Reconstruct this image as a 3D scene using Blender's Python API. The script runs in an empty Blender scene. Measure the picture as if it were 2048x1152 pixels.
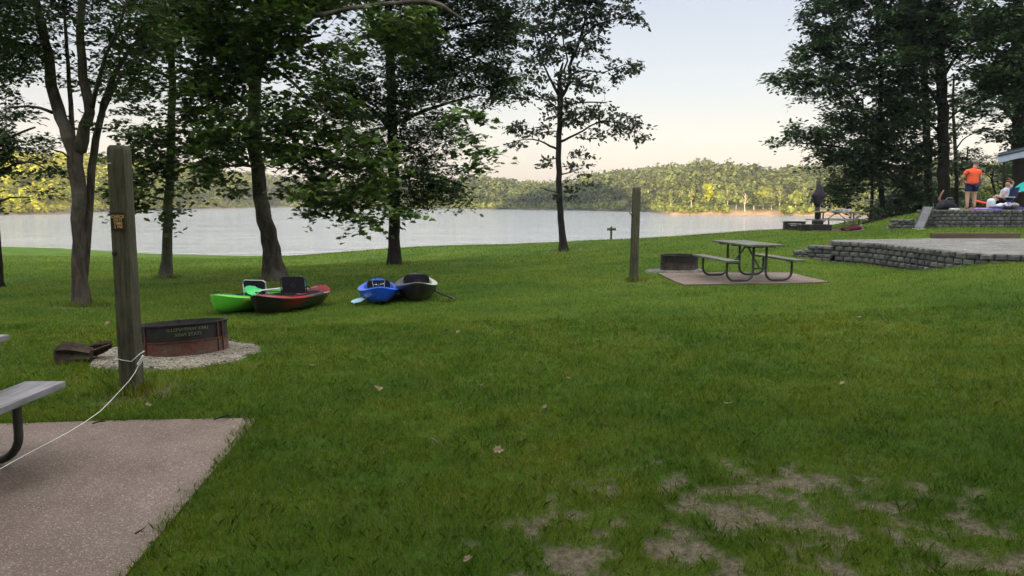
import bpy, bmesh, math, random
import numpy as np
from mathutils import Vector, Matrix, Quaternion
random.seed(11)
rng = np.random.default_rng(11)
S = bpy.context.scene
COL = S.collection
# ------------------------------------------------------------------ camera
FPX, CU, CV, EYE = 1500.0, 1024.0, 576.0, 1.6
PITCH = math.atan(176 / FPX)
cp, sp = math.cos(PITCH), math.sin(PITCH)
cam_d = bpy.data.cameras.new('camera'); cam = bpy.data.objects.new('camera', cam_d); COL.objects.link(cam)
cam.location = (0, 0, EYE); cam.rotation_euler = (math.pi / 2 - PITCH, 0, 0)
cam_d.sensor_width = 36; cam_d.lens = FPX / 2048 * 36; cam_d.clip_start = .05; cam_d.clip_end = 4000
S.camera = cam
def P(u, v, Y):
    """point seen at photo position (u, v) standing Y metres in front of the camera"""
    a = FPX * cp + (CV - v) * sp
    t = Y / a
    return Vector(((u - CU) * t, Y, EYE + (-FPX * sp + (CV - v) * cp) * t))
# ------------------------------------------------------------------ tagging helpers
def tag(o, label=None, cat=None, group=None, kind=None):
    if label: o['label'] = label
    if cat: o['category'] = cat
    if group: o['group'] = group
    if kind: o['kind'] = kind
    return o
def empty(name, loc=(0, 0, 0), rz=0.0, label=None, cat=None, group=None, rx=0.0, ry=0.0):
    o = bpy.data.objects.new(name, None); COL.objects.link(o)
    o.location = loc; o.rotation_euler = (rx, ry, rz); o.empty_display_size = .2
    return tag(o, label, cat, group)
def link(name, me, mat=None, parent=None, loc=None, rot=None):
    o = bpy.data.objects.new(name, me); COL.objects.link(o)
    if mat is not None and len(me.materials) == 0: me.materials.append(mat)
    if parent: o.parent = parent
    if loc is not None: o.location = loc
    if rot is not None: o.rotation_euler = rot
    return o
def copy_tree(o, parent=None):
    c = o.copy(); COL.objects.link(c); c.parent = parent
    for ch in list(o.children): copy_tree(ch, c)
    return c
def npmesh(name, co, loops, starts, smooth=False):
    me = bpy.data.meshes.new(name)
    me.vertices.add(len(co)); me.vertices.foreach_set('co', np.asarray(co, np.float32).ravel())
    me.loops.add(len(loops)); me.loops.foreach_set('vertex_index', np.asarray(loops, np.int32))
    me.polygons.add(len(starts)); me.polygons.foreach_set('loop_start', np.asarray(starts, np.int32))
    me.update(calc_edges=True)
    if smooth: me.polygons.foreach_set('use_smooth', np.ones(len(starts), bool))
    return me
class MB:
    """collects simple shaped solids into one mesh"""
    def __init__(s): s.v = []; s.f = []; s.m = []; s.cur = 0
    def add(s, vs, fs, M=None):
        b = len(s.v)
        for p in vs:
            p = Vector(p)
            if M is not None: p = M @ p
            s.v.append(p[:])
        for f in fs: s.f.append([i + b for i in f]); s.m.append(s.cur)
    def box(s, c, d, M=None, bev=0.0, R=None):
        x, y, z = d[0] / 2, d[1] / 2, d[2] / 2
        T = Matrix.Translation(c)
        if R is not None: T = T @ R
        if M is not None: T = M @ T
        if bev <= 0:
            vs = [(-x, -y, -z), (x, -y, -z), (x, y, -z), (-x, y, -z), (-x, -y, z), (x, -y, z), (x, y, z), (-x, y, z)]
            s.add(vs, [(0, 3, 2, 1), (4, 5, 6, 7), (0, 1, 5, 4), (1, 2, 6, 5), (2, 3, 7, 6), (3, 0, 4, 7)], T); return
        bm = bmesh.new(); bmesh.ops.create_cube(bm, size=1)
        for q in bm.verts: q.co = Vector((q.co.x * d[0], q.co.y * d[1], q.co.z * d[2]))
        bmesh.ops.bevel(bm, geom=bm.edges[:], offset=min(bev, min(d) * .45), segments=2, affect='EDGES', profile=.6)
        bm.verts.index_update()
        s.add([q.co for q in bm.verts], [[q.index for q in f.verts] for f in bm.faces], T); bm.free()
    def tube(s, pts, r, n=8, M=None, cap=True, closed=False):
        pts = [Vector(p) for p in pts]; N = len(pts)
        rs = r if isinstance(r, (list, tuple)) else [r] * N
        prev = None; vs = []
        for i, p in enumerate(pts):
            if closed: t = (pts[(i + 1) % N] - pts[i - 1])
            else: t = pts[min(i + 1, N - 1)] - pts[max(i - 1, 0)]
            t = t.normalized() if t.length > 1e-9 else Vector((0, 0, 1))
            if prev is None:
                a = Vector((0, 0, 1)) if abs(t.z) < .9 else Vector((1, 0, 0))
                prev = (a - t * a.dot(t)).normalized()
            else: prev = (prev - t * prev.dot(t)).normalized()
            b = t.cross(prev)
            for k in range(n):
                an = 2 * math.pi * k / n
                vs.append(p + (prev * math.cos(an) + b * math.sin(an)) * rs[i])
        fs = []
        for i in range(N if closed else N - 1):
            j = (i + 1) % N
            for k in range(n):
                fs.append((i * n + k, i * n + (k + 1) % n, j * n + (k + 1) % n, j * n + k))
        if cap and not closed:
            fs.append(tuple(reversed(range(n)))); fs.append(tuple((N - 1) * n + k for k in range(n)))
        s.add(vs, fs, M)
    def lathe(s, prof, n=24, M=None):
        vs = []; fs = []
        for r, z in prof:
            for k in range(n):
                a = 2 * math.pi * k / n; vs.append((r * math.cos(a), r * math.sin(a), z))
        for i in range(len(prof) - 1):
            for k in range(n):
                fs.append((i * n + k, i * n + (k + 1) % n, (i + 1) * n + (k + 1) % n, (i + 1) * n + k))
        s.add(vs, fs, M)
    def prism(s, poly, z0, z1, M=None):
        n = len(poly)
        vs = [(x, y, z0) for x, y in poly] + [(x, y, z1) for x, y in poly]
        fs = [tuple(reversed(range(n))), tuple(range(n, 2 * n))] + [(i, (i + 1) % n, n + (i + 1) % n, n + i) for i in range(n)]
        s.add(vs, fs, M)
    def build(s, name, mat, parent=None, smooth=False, loc=None, rot=None, angle=None):
        me = bpy.data.meshes.new(name); me.from_pydata(s.v, [], s.f)
        mats = mat if isinstance(mat, (list, tuple)) else [mat]
        for m in mats: me.materials.append(m)
        if len(mats) > 1: me.polygons.foreach_set('material_index', s.m)
        if smooth: me.polygons.foreach_set('use_smooth', [True] * len(me.polygons))
        me.update()
        bm = bmesh.new(); bm.from_mesh(me); bmesh.ops.recalc_face_normals(bm, faces=bm.faces[:]); bm.to_mesh(me); bm.free()
        if angle: me.set_sharp_from_angle(angle=math.radians(angle))
        return link(name, me, None, parent, loc, rot)
RZ = lambda a: Matrix.Rotation(a, 4, 'Z')
RX = lambda a: Matrix.Rotation(a, 4, 'X')
RY = lambda a: Matrix.Rotation(a, 4, 'Y')
T4 = lambda *a: Matrix.Translation(a)
# ------------------------------------------------------------------ noise
_LAT = np.random.default_rng(5).random((256, 256))
def vnoise(x, y):
    x = np.asarray(x, float); y = np.asarray(y, float)
    xi = np.floor(x).astype(int); yi = np.floor(y).astype(int)
    fx = x - xi; fy = y - yi; fx = fx * fx * (3 - 2 * fx); fy = fy * fy * (3 - 2 * fy)
    g = lambda a, b: _LAT[a & 255, b & 255]
    return (g(xi, yi) * (1 - fx) + g(xi + 1, yi) * fx) * (1 - fy) + (g(xi, yi + 1) * (1 - fx) + g(xi + 1, yi + 1) * fx) * fy
def fbm(x, y, o=4):
    s = 0; a = .5; t = 0
    x = np.asarray(x, float); y = np.asarray(y, float)
    for i in range(o):
        s = s + a * vnoise(x * 2 ** i + 17.3 * i, y * 2 ** i + 9.1 * i); t += a; a *= .5
    return s / t
# ------------------------------------------------------------------ materials
def mat(name):
    m = bpy.data.materials.new(name); m.use_nodes = True
    nt = m.node_tree
    return m, nt, nt.nodes['Principled BSDF'], nt.nodes['Material Output']
def N(nt, t, **kw):
    n = nt.nodes.new(t)
    for k, val in kw.items(): setattr(n, k, val)
    return n
def coords(nt, kind='Object', scale=(1, 1, 1)):
    tc = N(nt, 'ShaderNodeTexCoord'); mp = N(nt, 'ShaderNodeMapping'); mp.inputs['Scale'].default_value = scale
    nt.links.new(tc.outputs[kind], mp.inputs['Vector']); return mp.outputs['Vector']
def noise(nt, vec, scale, detail=4, rough=.6, dist=0):
    n = N(nt, 'ShaderNodeTexNoise'); n.inputs['Scale'].default_value = scale; n.inputs['Detail'].default_value = detail
    n.inputs['Roughness'].default_value = rough; n.inputs['Distortion'].default_value = dist
    if vec is not None: nt.links.new(vec, n.inputs['Vector'])
    return n.outputs['Fac']
def ramp(nt, fac, stops):
    r = N(nt, 'ShaderNodeValToRGB'); e = r.color_ramp.elements
    while len(e) < len(stops): e.new(.5)
    for i, (p, c) in enumerate(stops): e[i].position = p; e[i].color = (*c, 1)
    nt.links.new(fac, r.inputs['Fac']); return r.outputs['Color']
def mixc(nt, fac, a, b, mode='MIX'):
    m = N(nt, 'ShaderNodeMix', data_type='RGBA', blend_type=mode)
    for sock, val in ((m.inputs[0], fac), (m.inputs[6], a), (m.inputs[7], b)):
        if isinstance(val, (int, float)): sock.default_value = val
        elif isinstance(val, (tuple, list)): sock.default_value = (*val, 1)
        else: nt.links.new(val, sock)
    return m.outputs[2]
def bump(nt, b, h, strength=.5, dist=.01):
    n = N(nt, 'ShaderNodeBump'); n.inputs['Strength'].default_value = strength; n.inputs['Distance'].default_value = dist
    nt.links.new(h, n.inputs['Height']); nt.links.new(n.outputs['Normal'], b.inputs['Normal']); return n
def simple(name, c1, c2, scale=8, rough=.7, bs=.3, bd=.005, kind='Object', sc=(1, 1, 1), detail=5, metal=0, spec=.3, lo=.3, hi=.7):
    m, nt, b, o = mat(name)
    v = coords(nt, kind, sc); f = noise(nt, v, scale, detail)
    nt.links.new(ramp(nt, f, [(lo, c1), (hi, c2)]), b.inputs['Base Color'])
    b.inputs['Roughness'].default_value = rough; b.inputs['Metallic'].default_value = metal
    b.inputs['Specular IOR Level'].default_value = spec
    if bs: bump(nt, b, f, bs, bd)
    return m
def leafmat(name, dark, light, trans=.35, gloss=.25):
    m, nt, b, o = mat(name)
    g = N(nt, 'ShaderNodeNewGeometry')
    c = ramp(nt, g.outputs['Random Per Island'], [(0, dark), (.75, light), (1, tuple(min(1, x * 1.35) for x in light))])
    big = noise(nt, coords(nt, 'Object'), .45, 2)
    c = mixc(nt, 1.0, c, ramp(nt, big, [(.35, (.7, .75, .7)), (.65, (1.2, 1.15, 1.0))]), 'MULTIPLY')
    nt.links.new(c, b.inputs['Base Color']); b.inputs['Roughness'].default_value = .55; b.inputs['Specular IOR Level'].default_value = gloss
    t = N(nt, 'ShaderNodeBsdfTranslucent'); nt.links.new(c, t.inputs['Color'])
    mx = N(nt, 'ShaderNodeMixShader'); mx.inputs['Fac'].default_value = trans
    nt.links.new(b.outputs[0], mx.inputs[1]); nt.links.new(t.outputs[0], mx.inputs[2]); nt.links.new(mx.outputs[0], o.inputs['Surface'])
    return m
def barkmat(name, c1, c2, c3, scale=3.0, streak=.22, bd=.03):
    m, nt, b, o = mat(name)
    v = coords(nt, 'Object', (1, 1, streak)); f = noise(nt, v, scale * 3.2, 7, .75, .8)
    w = noise(nt, coords(nt, 'Object'), 1.1, 4)
    c = ramp(nt, f, [(.32, c1), (.62, c2)])
    c = mixc(nt, ramp(nt, w, [(.5, (0, 0, 0)), (.62, (1, 1, 1))]), c, c3)
    nt.links.new(c, b.inputs['Base Color']); b.inputs['Roughness'].default_value = .9; b.inputs['Specular IOR Level'].default_value = .1
    bump(nt, b, f, .9, bd); return m
M = {}
M['bark'] = barkmat('bark_brown', (.014, .011, .009), (.085, .07, .056), (.12, .105, .09))
M['bark_dark'] = barkmat('bark_dark', (.012, .010, .009), (.040, .034, .029), (.035, .032, .03))
M['bark_pale'] = barkmat('bark_pale', (.045, .042, .034), (.13, .12, .095), (.19, .175, .145), 1.5, .6, .012)
M['leaf_a'] = leafmat('leaf_broad', (.026, .052, .010), (.085, .148, .022), .3)
M['leaf_b'] = leafmat('leaf_dense', (.024, .048, .014), (.06, .105, .026), .3)
M['leaf_c'] = leafmat('leaf_slim', (.025, .035, .02), (.05, .065, .03))
M['leaf_r'] = leafmat('leaf_right', (.022, .048, .02), (.06, .11, .038), .3)
M['leaf_y'] = leafmat('leaf_sunny', (.09, .13, .02), (.2, .24, .04))  # sunlit look is put into this brighter leaf colour
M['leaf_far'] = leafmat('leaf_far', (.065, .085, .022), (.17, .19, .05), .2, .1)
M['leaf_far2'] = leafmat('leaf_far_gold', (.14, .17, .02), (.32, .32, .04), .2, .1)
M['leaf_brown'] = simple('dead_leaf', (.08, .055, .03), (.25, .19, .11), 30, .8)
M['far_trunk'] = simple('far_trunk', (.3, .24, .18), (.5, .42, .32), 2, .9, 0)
# ------------------------------------------------------------------ ground shape
CTRL = [  # photo column, photo row, metres ahead
 (265, 785, 6.22), (30, 850, 5.33), (515, 838, 5.45), (1024, 1000, 3.95), (1800, 1000, 3.95), (200, 1152, 3.15), (1900, 800, 5.9), (1200, 790, 6.1),
 (350, 742, 7.0), (360, 700, 8.1), (150, 735, 7.15), (900, 700, 8.0), (1500, 700, 7.8), (2048, 680, 8.0),
 (60, 640, 11.2), (520, 633, 12.2), (640, 606, 14.9), (757, 612, 13.2), (832, 606, 13.5), (780, 588, 15.3), (1000, 620, 11.9), (1300, 620, 11.3), (1700, 620, 10.6), (2048, 600, 10.4),
 (165, 613, 13.8), (333, 556, 22), (552, 560, 20), (790, 529, 27), (1128, 503, 34), (1268, 564, 16), (0, 572, 19.5),
 (1000, 550, 20.5), (1320, 549, 17), (1581, 548, 17), (1370, 571, 14.9), (1655, 567, 14.9), (1350, 528, 20), (1500, 500, 24),
 (1831, 539, 16.8), (1925, 532, 15), (2048, 526, 14.4), (1662, 524, 19.3), (1600, 515, 19.9), (1888, 539, 15.7), (1728, 530, 18.4),
 (1670, 461, 31), (1600, 459, 30.5), (1720, 462, 30), (1930, 456, 25.7), (1840, 457, 25.8), (1780, 458, 28), (1835, 436, 29), (1850, 424, 31.5), (1660, 459, 33.5), (1700, 456, 34), (1930, 468, 22), (2048, 468, 22), (1800, 473, 22.5),
 (1760, 446, 37), (1700, 452, 37), (1800, 440, 37), (1900, 424, 38), (2000, 418, 38),
 (1566, 461, 33), (1400, 474, 38), (1223, 488, 42), (1050, 501, 48), (950, 507, 54), (780, 514.5, 64), (560, 512, 67), (300, 507, 70), (100, 496, 78), (-100, 492, 82), (-400, 492, 86),
 (50, 545, 27), (300, 528, 38), (640, 528, 38), (100, 515, 52), (500, 518, 52), (-400, 560, 20), (-500, 530, 40)]
_cx = []; _cz = []
for u, v, Y in CTRL:
    p = P(u, v, Y); _cx.append((p.x, p.y)); _cz.append(p.z)
for x, y, z in [(0, 0, 0), (-8, 0, .0), (8, 0, .1), (0, -8, .1), (-12, -8, .1), (14, -6, .4), (16, 4, .5), (-14, 8, -.1), (14, 10, .45),
                (11.5, 17.5, .25), (15, 17, .3), (20, 17, .4), (24, 24, .9), (18, 29, .75), (24, 29, .9), (40, 36, 1.2), (40, 10, 1.3), (30, 60, -1.0), (24, 50, .2),
                (17, 46, -.6), (13, 44, -1.6), (13, 62, -4.0), (19, 70, -4.4), (8, 80, -5.5), (15, 95, -6), (40, 80, -4.2), (60, 110, -5),
                (10, 47, -3.2), (5, 58, -4.8), (0, 72, -5.2), (-12, 86, -5.6), (-40, 96, -5.6), (-80, 100, -5.4), (-70, 40, -1.6), (-60, 10, .4), (-40, -10, .8), (60, -10, 2.5)]:
    _cx.append((x, y)); _cz.append(z)
_C = np.array(_cx); _Z = np.array(_cz)
def _U(r2): return np.where(r2 > 1e-9, .5 * r2 * np.log(np.maximum(r2, 1e-9)), 0)
_n = len(_C)
_K = _U(((_C[:, None] - _C[None]) ** 2).sum(-1)) + np.eye(_n) * .08
_Pm = np.hstack([np.ones((_n, 1)), _C])
_A = np.zeros((_n + 3, _n + 3)); _A[:_n, :_n] = _K; _A[:_n, _n:] = _Pm; _A[_n:, :_n] = _Pm.T
_W = np.linalg.solve(_A, np.concatenate([_Z, np.zeros(3)]))
def gz(x, y):
    x = np.clip(np.asarray(x, float), -80, 58); y = np.clip(np.asarray(y, float), -10, 100)
    sh = x.shape; q = np.stack([x.ravel(), y.ravel()], 1); out = np.empty(len(q))
    for i in range(0, len(q), 20000):
        c = q[i:i + 20000]
        out[i:i + 20000] = _U(((c[:, None] - _C[None]) ** 2).sum(-1)) @ _W[:_n] + _W[_n] + c @ _W[_n + 1:]
    r = out.reshape(sh)
    return np.clip(r + .03 * (fbm(x * .7, y * .7, 3) - .5) * np.clip(y / 10, 0, 1), -6.5, 3.2)
def gz1(x, y): return float(gz(np.array([x]), np.array([y]))[0])
def G(u, v):
    """point of the ground seen at photo position (u, v)"""
    Ys = np.concatenate([np.linspace(2.5, 40, 1500), np.linspace(40, 110, 700)])
    a = FPX * cp + (CV - v) * sp; t = Ys / a
    z = EYE + (-FPX * sp + (CV - v) * cp) * t
    h = gz((u - CU) * t, Ys); i = int(np.argmax(z < h))
    if not (z < h).any(): i = len(Ys) - 1
    return Vector(((u - CU) * t[i], Ys[i], float(h[i])))
def on(u, Y):
    """ground point in photo column u at Y metres"""
    x = (u - CU) * Y / (FPX * 1.005)
    return Vector((x, Y, gz1(x, Y)))
WATER = -3.4
# ------------------------------------------------------------------ ground, dirt patches
def dirt(x, y):
    x = np.asarray(x, float); y = np.asarray(y, float)
    e = np.exp(-(((x - 1.45) / 1.1) ** 2 + ((y - 3.6) / .85) ** 2) ** 1.5)
    e = np.maximum(e, .8 * np.exp(-(((x - .55) / .6) ** 2 + ((y - 3.35) / .5) ** 2) ** 1.5))
    n = fbm(x * 3.1 + 4, y * 3.1, 5)
    n2 = fbm(x * 9 + 1, y * 9 + 3, 4); em = np.clip(e * 4, 0, 1)
    d = np.clip((e * .42 + (n - .5) * .9 + (n2 - .5) * 3.0 - .18) * 2.0, 0, 1) * em
    for bx_, by_, br_ in ((-7.9, 13.75, .6), (-10.1, 22, .6), (-6.3, 20, .8), (-4.2, 27, .7), (2.3, 34, .7), (-3.13, 6.2, .32), (2.6, 16, .35)):
        d = np.maximum(d, np.clip((1.15 - np.hypot(x - bx_, y - by_) / br_) * 1.2 + (n2 - .5) * 2.5, 0, .75))
    e2 = np.exp(-(((x + 3.1) / .35) ** 2 + ((y - 6.1) / .25) ** 2))
    return d
def gridmesh(xs, ys, name):
    X, Y = np.meshgrid(xs, ys); nx, ny = len(xs), len(ys)
    Z = gz(X, Y)
    Z = Z + .012 * (fbm(X * 5, Y * 5, 3) - .5) * (np.hypot(X, Y) < 16) - .02 * dirt(X, Y) * (np.hypot(X, Y) < 9)
    co = np.stack([X, Y, Z], -1).reshape(-1, 3)
    i = (np.arange(ny - 1)[:, None] * nx + np.arange(nx - 1)[None]).ravel()
    loops = np.stack([i, i + 1, i + nx + 1, i + nx], 1).ravel()
    me = npmesh(name, co, loops, np.arange(len(i)) * 4, True)
    at = me.attributes.new('dirt', 'FLOAT', 'POINT'); at.data.foreach_set('value', dirt(X, Y).ravel().astype(np.float32))
    return me
tx = np.linspace(-1, 1, 430); xs = np.sinh(tx * 6.2) / math.sinh(6.2) * 260
ty = np.linspace(-.77, 1, 460); ys = 3 + np.sinh(ty * 5.2) / math.sinh(5.2) * 125
gm = gridmesh(xs, ys, 'ground')
m, nt, b, o = mat('ground_soil_grass')
vec = coords(nt, 'Object')
n1 = noise(nt, vec, .35, 5, .6); n2 = noise(nt, vec, 9, 6, .75); n3 = noise(nt, vec, 60, 4, .8)
gcol = ramp(nt, n1, [(.3, (.045, .092, .010)), (.5, (.075, .138, .014)), (.72, (.11, .165, .022))])
gcol = mixc(nt, 1.0, gcol, ramp(nt, n2, [(.3, (.7, .7, .65)), (.65, (1.25, 1.22, 1.15))]), 'MULTIPLY')
gcol = mixc(nt, 1.0, gcol, ramp(nt, n3, [(.3, (.5, .5, .5)), (.65, (1.3, 1.3, 1.3))]), 'MULTIPLY')
n4 = noise(nt, vec, 26, 6, .8); dcol = ramp(nt, n4, [(.32, (.06, .048, .028)), (.5, (.19, .158, .11)), (.72, (.34, .29, .21))])
at = N(nt, 'ShaderNodeAttribute', attribute_name='dirt')
dm = N(nt, 'ShaderNodeMath', operation='MULTIPLY_ADD'); nt.links.new(n4, dm.inputs[0]); dm.inputs[1].default_value = 1.4; dm.inputs[2].default_value = -.7
dm2 = N(nt, 'ShaderNodeMath', operation='ADD', use_clamp=True); nt.links.new(dm.outputs[0], dm2.inputs[0]); nt.links.new(at.outputs['Fac'], dm2.inputs[1])
dm3 = N(nt, 'ShaderNodeMath', operation='MULTIPLY', use_clamp=True); nt.links.new(dm2.outputs[0], dm3.inputs[0]); dm4 = N(nt, 'ShaderNodeMath', operation='MULTIPLY', use_clamp=True); nt.links.new(at.outputs['Fac'], dm4.inputs[0]); dm4.inputs[1].default_value = 3; nt.links.new(dm4.outputs[0], dm3.inputs[1])
nt.links.new(mixc(nt, dm3.outputs[0], gcol, dcol), b.inputs['Base Color'])
b.inputs['Roughness'].default_value = .95; b.inputs['Specular IOR Level'].default_value = .1
h = N(nt, 'ShaderNodeMath', operation='ADD'); nt.links.new(n2, h.inputs[0]); nt.links.new(n3, h.inputs[1])
bump(nt, b, h.outputs[0], .9, .05)
M['ground'] = m
tag(link('ground', gm, m), kind='structure')
# ------------------------------------------------------------------ lake
m, nt, b, o = mat('lake_water')
b.inputs['Base Color'].default_value = (.035, .045, .05, 1); b.inputs['Roughness'].default_value = .07; b.inputs['IOR'].default_value = 3.0
b.inputs['Specular IOR Level'].default_value = .9
v1 = coords(nt, 'Object', (.9, 2.6, 1)); w1 = noise(nt, v1, .8, 4, .6, .3)
v2 = coords(nt, 'Object', (.02, .10, 1)); w2 = noise(nt, v2, 1.0, 3, .5, .5)
v3 = coords(nt, 'Object', (.25, 1.0, 1)); w3 = noise(nt, v3, .6, 3, .6, .4)
a1 = N(nt, 'ShaderNodeMath', operation='MULTIPLY'); nt.links.new(w1, a1.inputs[0]); nt.links.new(w2, a1.inputs[1])
a2 = N(nt, 'ShaderNodeMath', operation='ADD'); nt.links.new(a1.outputs[0], a2.inputs[0]); nt.links.new(w3, a2.inputs[1])
bump(nt, b, a2.outputs[0], 1.0, .75)
rr = N(nt, 'ShaderNodeMapRange'); rr.inputs['To Min'].default_value = .03; rr.inputs['To Max'].default_value = .16
nt.links.new(w2, rr.inputs['Value']); nt.links.new(rr.outputs[0], b.inputs['Roughness'])
wm = bpy.data.meshes.new('lake'); wm.from_pydata([(-900, 20, WATER), (900, 20, WATER), (900, 1300, WATER), (-900, 1300, WATER)], [], [(0, 1, 2, 3)])
tag(link('lake', wm, m), kind='structure')
# ------------------------------------------------------------------ far shore
US = [-700, -300, 0, 135, 200, 400, 540, 700, 850, 950, 1150, 1300, 1335, 1500, 1700, 1900, 2200, 2800]
VS = [436, 435, 431, 427, 424, 418, 415, 414, 417, 418, 421, 424, 428.5, 431, 431, 430, 430, 430]
SKY = [(-700, 330), (-200, 310), (0, 288), (100, 288), (200, 300), (300, 312), (400, 326), (460, 336), (600, 352), (700, 356), (850, 352), (960, 350), (1040, 356), (1100, 353), (1180, 338), (1260, 327), (1350, 324), (1500, 325), (1600, 323), (1800, 325), (2000, 318), (2300, 310), (2900, 300)]
su = [a for a, _ in SKY]; sv = [b_ for _, b_ in SKY]
def shoreD(u): return (EYE - WATER) * FPX / (np.interp(u, US, VS) - 400) * (1 + .012 * np.sin(np.asarray(u) * .05) + .008 * np.sin(np.asarray(u) * .13))
def ridgeD(u): return shoreD(u) + 150 + 40 * np.sin(np.asarray(u) * .004 + 1)
def farz(u, D):
    Ds = shoreD(u); Dr = ridgeD(u); s = (D - Ds) / (Dr - Ds)
    top = EYE + (400 - np.interp(u, su, sv)) / FPX * Dr - 13.5 + 2.5 * np.sin(u * .021) * np.sin(u * .009 + D * .01)
    sm = np.clip(s, 0, 1); sm = sm ** .85 * (1.0 + .0 * sm)
    bank = np.clip((D - Ds) / 6, -2, 1)
    z = WATER + bank * .9 + (top - WATER - .9) * sm + (fbm(u * .02, D * .03, 3) - .5) * 3 * np.clip(s * 4, 0, 1) * (s < 1.2)
    return np.where(s > 1, z - np.clip(s - 1, 0, 5) * 4, z)
fu = np.linspace(-900, 2900, 420); fs = np.concatenate([np.linspace(-8, 12, 14), np.linspace(16, 420, 50)])
FU, FS = np.meshgrid(fu, fs); FD = shoreD(FU) + FS
co = np.stack([(FU - CU) / FPX * FD, FD, farz(FU, FD)], -1).reshape(-1, 3)
i = (np.arange(len(fs) - 1)[:, None] * len(fu) + np.arange(len(fu) - 1)[None]).ravel()
hm = npmesh('far_hills', co, np.stack([i, i + 1, i + len(fu) + 1, i + len(fu)], 1).ravel(), np.arange(len(i)) * 4, True)
m, nt, b, o = mat('far_bank')
g = N(nt, 'ShaderNodeNewGeometry'); sx = N(nt, 'ShaderNodeSeparateXYZ'); nt.links.new(g.outputs['Position'], sx.inputs[0])
nn = noise(nt, coords(nt, 'Object'), .5, 5); sa = N(nt, 'ShaderNodeAttribute', attribute_name='soil'); soil = mixc(nt, sa.outputs['Fac'], (.035, .038, .02), ramp(nt, nn, [(.35, (.22, .13, .07)), (.65, (.36, .24, .13))]))
und = ramp(nt, nn, [(.35, (.06, .07, .02)), (.65, (.13, .13, .04))])
mr = N(nt, 'ShaderNodeMapRange'); mr.inputs['From Min'].default_value = WATER + .9; mr.inputs['From Max'].default_value = WATER + 2.0
nt.links.new(sx.outputs['Z'], mr.inputs['Value']); nt.links.new(mixc(nt, mr.outputs[0], soil, und), b.inputs['Base Color']); b.inputs['Roughness'].default_value = 1
at = hm.attributes.new('soil', 'FLOAT', 'POINT'); at.data.foreach_set('value', np.clip(np.maximum(np.interp(FU, [1310, 1345, 1700, 1900], [0, 1, 1, .4]) * (FU > 1300), np.interp(FU, [-900, 120, 160, 400, 430, 540, 600, 700, 740], [.7, .7, .2, .2, .6, .6, .2, .2, 0]) * (FU < 760)), 0.06, 1).ravel().astype(np.float32))
tag(link('far_hills', hm, m), kind='structure')
# ------------------------------------------------------------------ far woodland: one mass of crowns over the hills
def quads(cent, nrm, size, rg, asp=1.0):
    n = len(cent); r = rg.normal(size=(n, 3)); a = np.cross(nrm, r); a /= np.linalg.norm(a, axis=1)[:, None] + 1e-9
    b_ = np.cross(nrm, a); s = size[:, None]
    k = [(-1, -.2), (-.1, -1), (1, .15), (.1, 1)]
    co = np.stack([cent + a * (s * x) + b_ * (s * y * asp) for x, y in k], 1).reshape(-1, 3)
    return co
def crowns(cx, cy, cz, R, H, per, rg, qs=.26):
    n = len(cx); d = rg.normal(size=(n, per, 3)); d[..., 2] = np.abs(d[..., 2]) * 1.0 - .35
    d /= np.linalg.norm(d, axis=2)[..., None]
    rad = .72 + .34 * rg.random((n, per, 1))
    lump = 1 + .18 * np.sin(d[..., :1] * 5 + rg.random((n, 1, 1)) * 6) * np.cos(d[..., 1:2] * 4 + rg.random((n, 1, 1)) * 6)
    c = d * rad * lump * np.stack([R, R, H], 1)[:, None]
    c = c + np.stack([cx, cy, cz], 1)[:, None]
    nr = d + rg.normal(size=d.shape) * .45; nr /= np.linalg.norm(nr, axis=2)[..., None]
    sz = np.repeat(R[:, None], per, 1) * qs * (.6 + .8 * rg.random((n, per)))
    return quads(c.reshape(-1, 3), nr.reshape(-1, 3), sz.ravel(), rg)
rg = np.random.default_rng(3)
n = 7500; u = rg.uniform(-350, 2500, n); off = rg.random(n) ** .9 * 175 + np.where(rg.random(n) < .5, 1.5, 4)
D = shoreD(u) + off; keep = off < ridgeD(u) - shoreD(u) + 14; u, D, off = u[keep], D[keep], off[keep]
wx = (u - CU) / FPX * D; wz = farz(u, D)
lowf = np.clip((off - 2) / 40, .35, 1)
R = rg.uniform(1.9, 3.7, len(u)) * (.65 + .35 * lowf) * np.clip(D / 300, .85, 1.12); H = R * rg.uniform(.9, 1.5, len(u))
co = crowns(wx, D, wz + 2.2 + H * .9 * lowf, R, H, 80, rg, .2)
nq = len(co) // 4
wd = npmesh('far_woodland', co, np.arange(nq * 4), np.arange(nq) * 4)
# low sunlit brush along the waterline
n = 2300; ub = rg.uniform(-350, 2500, n); ob = rg.uniform(1.2, 12, n); Db = shoreD(ub) + ob
keep = (fbm(ub * .02, ub * 0, 2) > .42) | (ub < 1320); ub, Db = ub[keep], Db[keep]
Rb = rg.uniform(.6, 1.6, len(ub)); cb = crowns((ub - CU) / FPX * Db, Db, farz(ub, Db) + Rb * .6, Rb, Rb, 26, rg, .35)
nb = len(cb) // 4
bd = npmesh('shore_brush', cb, np.arange(nb * 4), np.arange(nb) * 4)
wm_ = leafmat('leaf_hills', (.050, .066, .026), (.118, .138, .05), .15, .08)
tint = np.repeat(rg.uniform(.45, 1.15, len(u)) ** 1.3, 80 * 4).astype(np.float32); at = wd.attributes.new('tint', 'FLOAT', 'POINT'); at.data.foreach_set('value', tint)
gold = np.repeat(np.interp(u, [-350, 150, 420, 560], [1, 1, .45, 0]) * np.clip(.5 + rg.random(len(u)), 0, 1), 80 * 4).astype(np.float32)
at = wd.attributes.new('gold', 'FLOAT', 'POINT'); at.data.foreach_set('value', gold)
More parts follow.
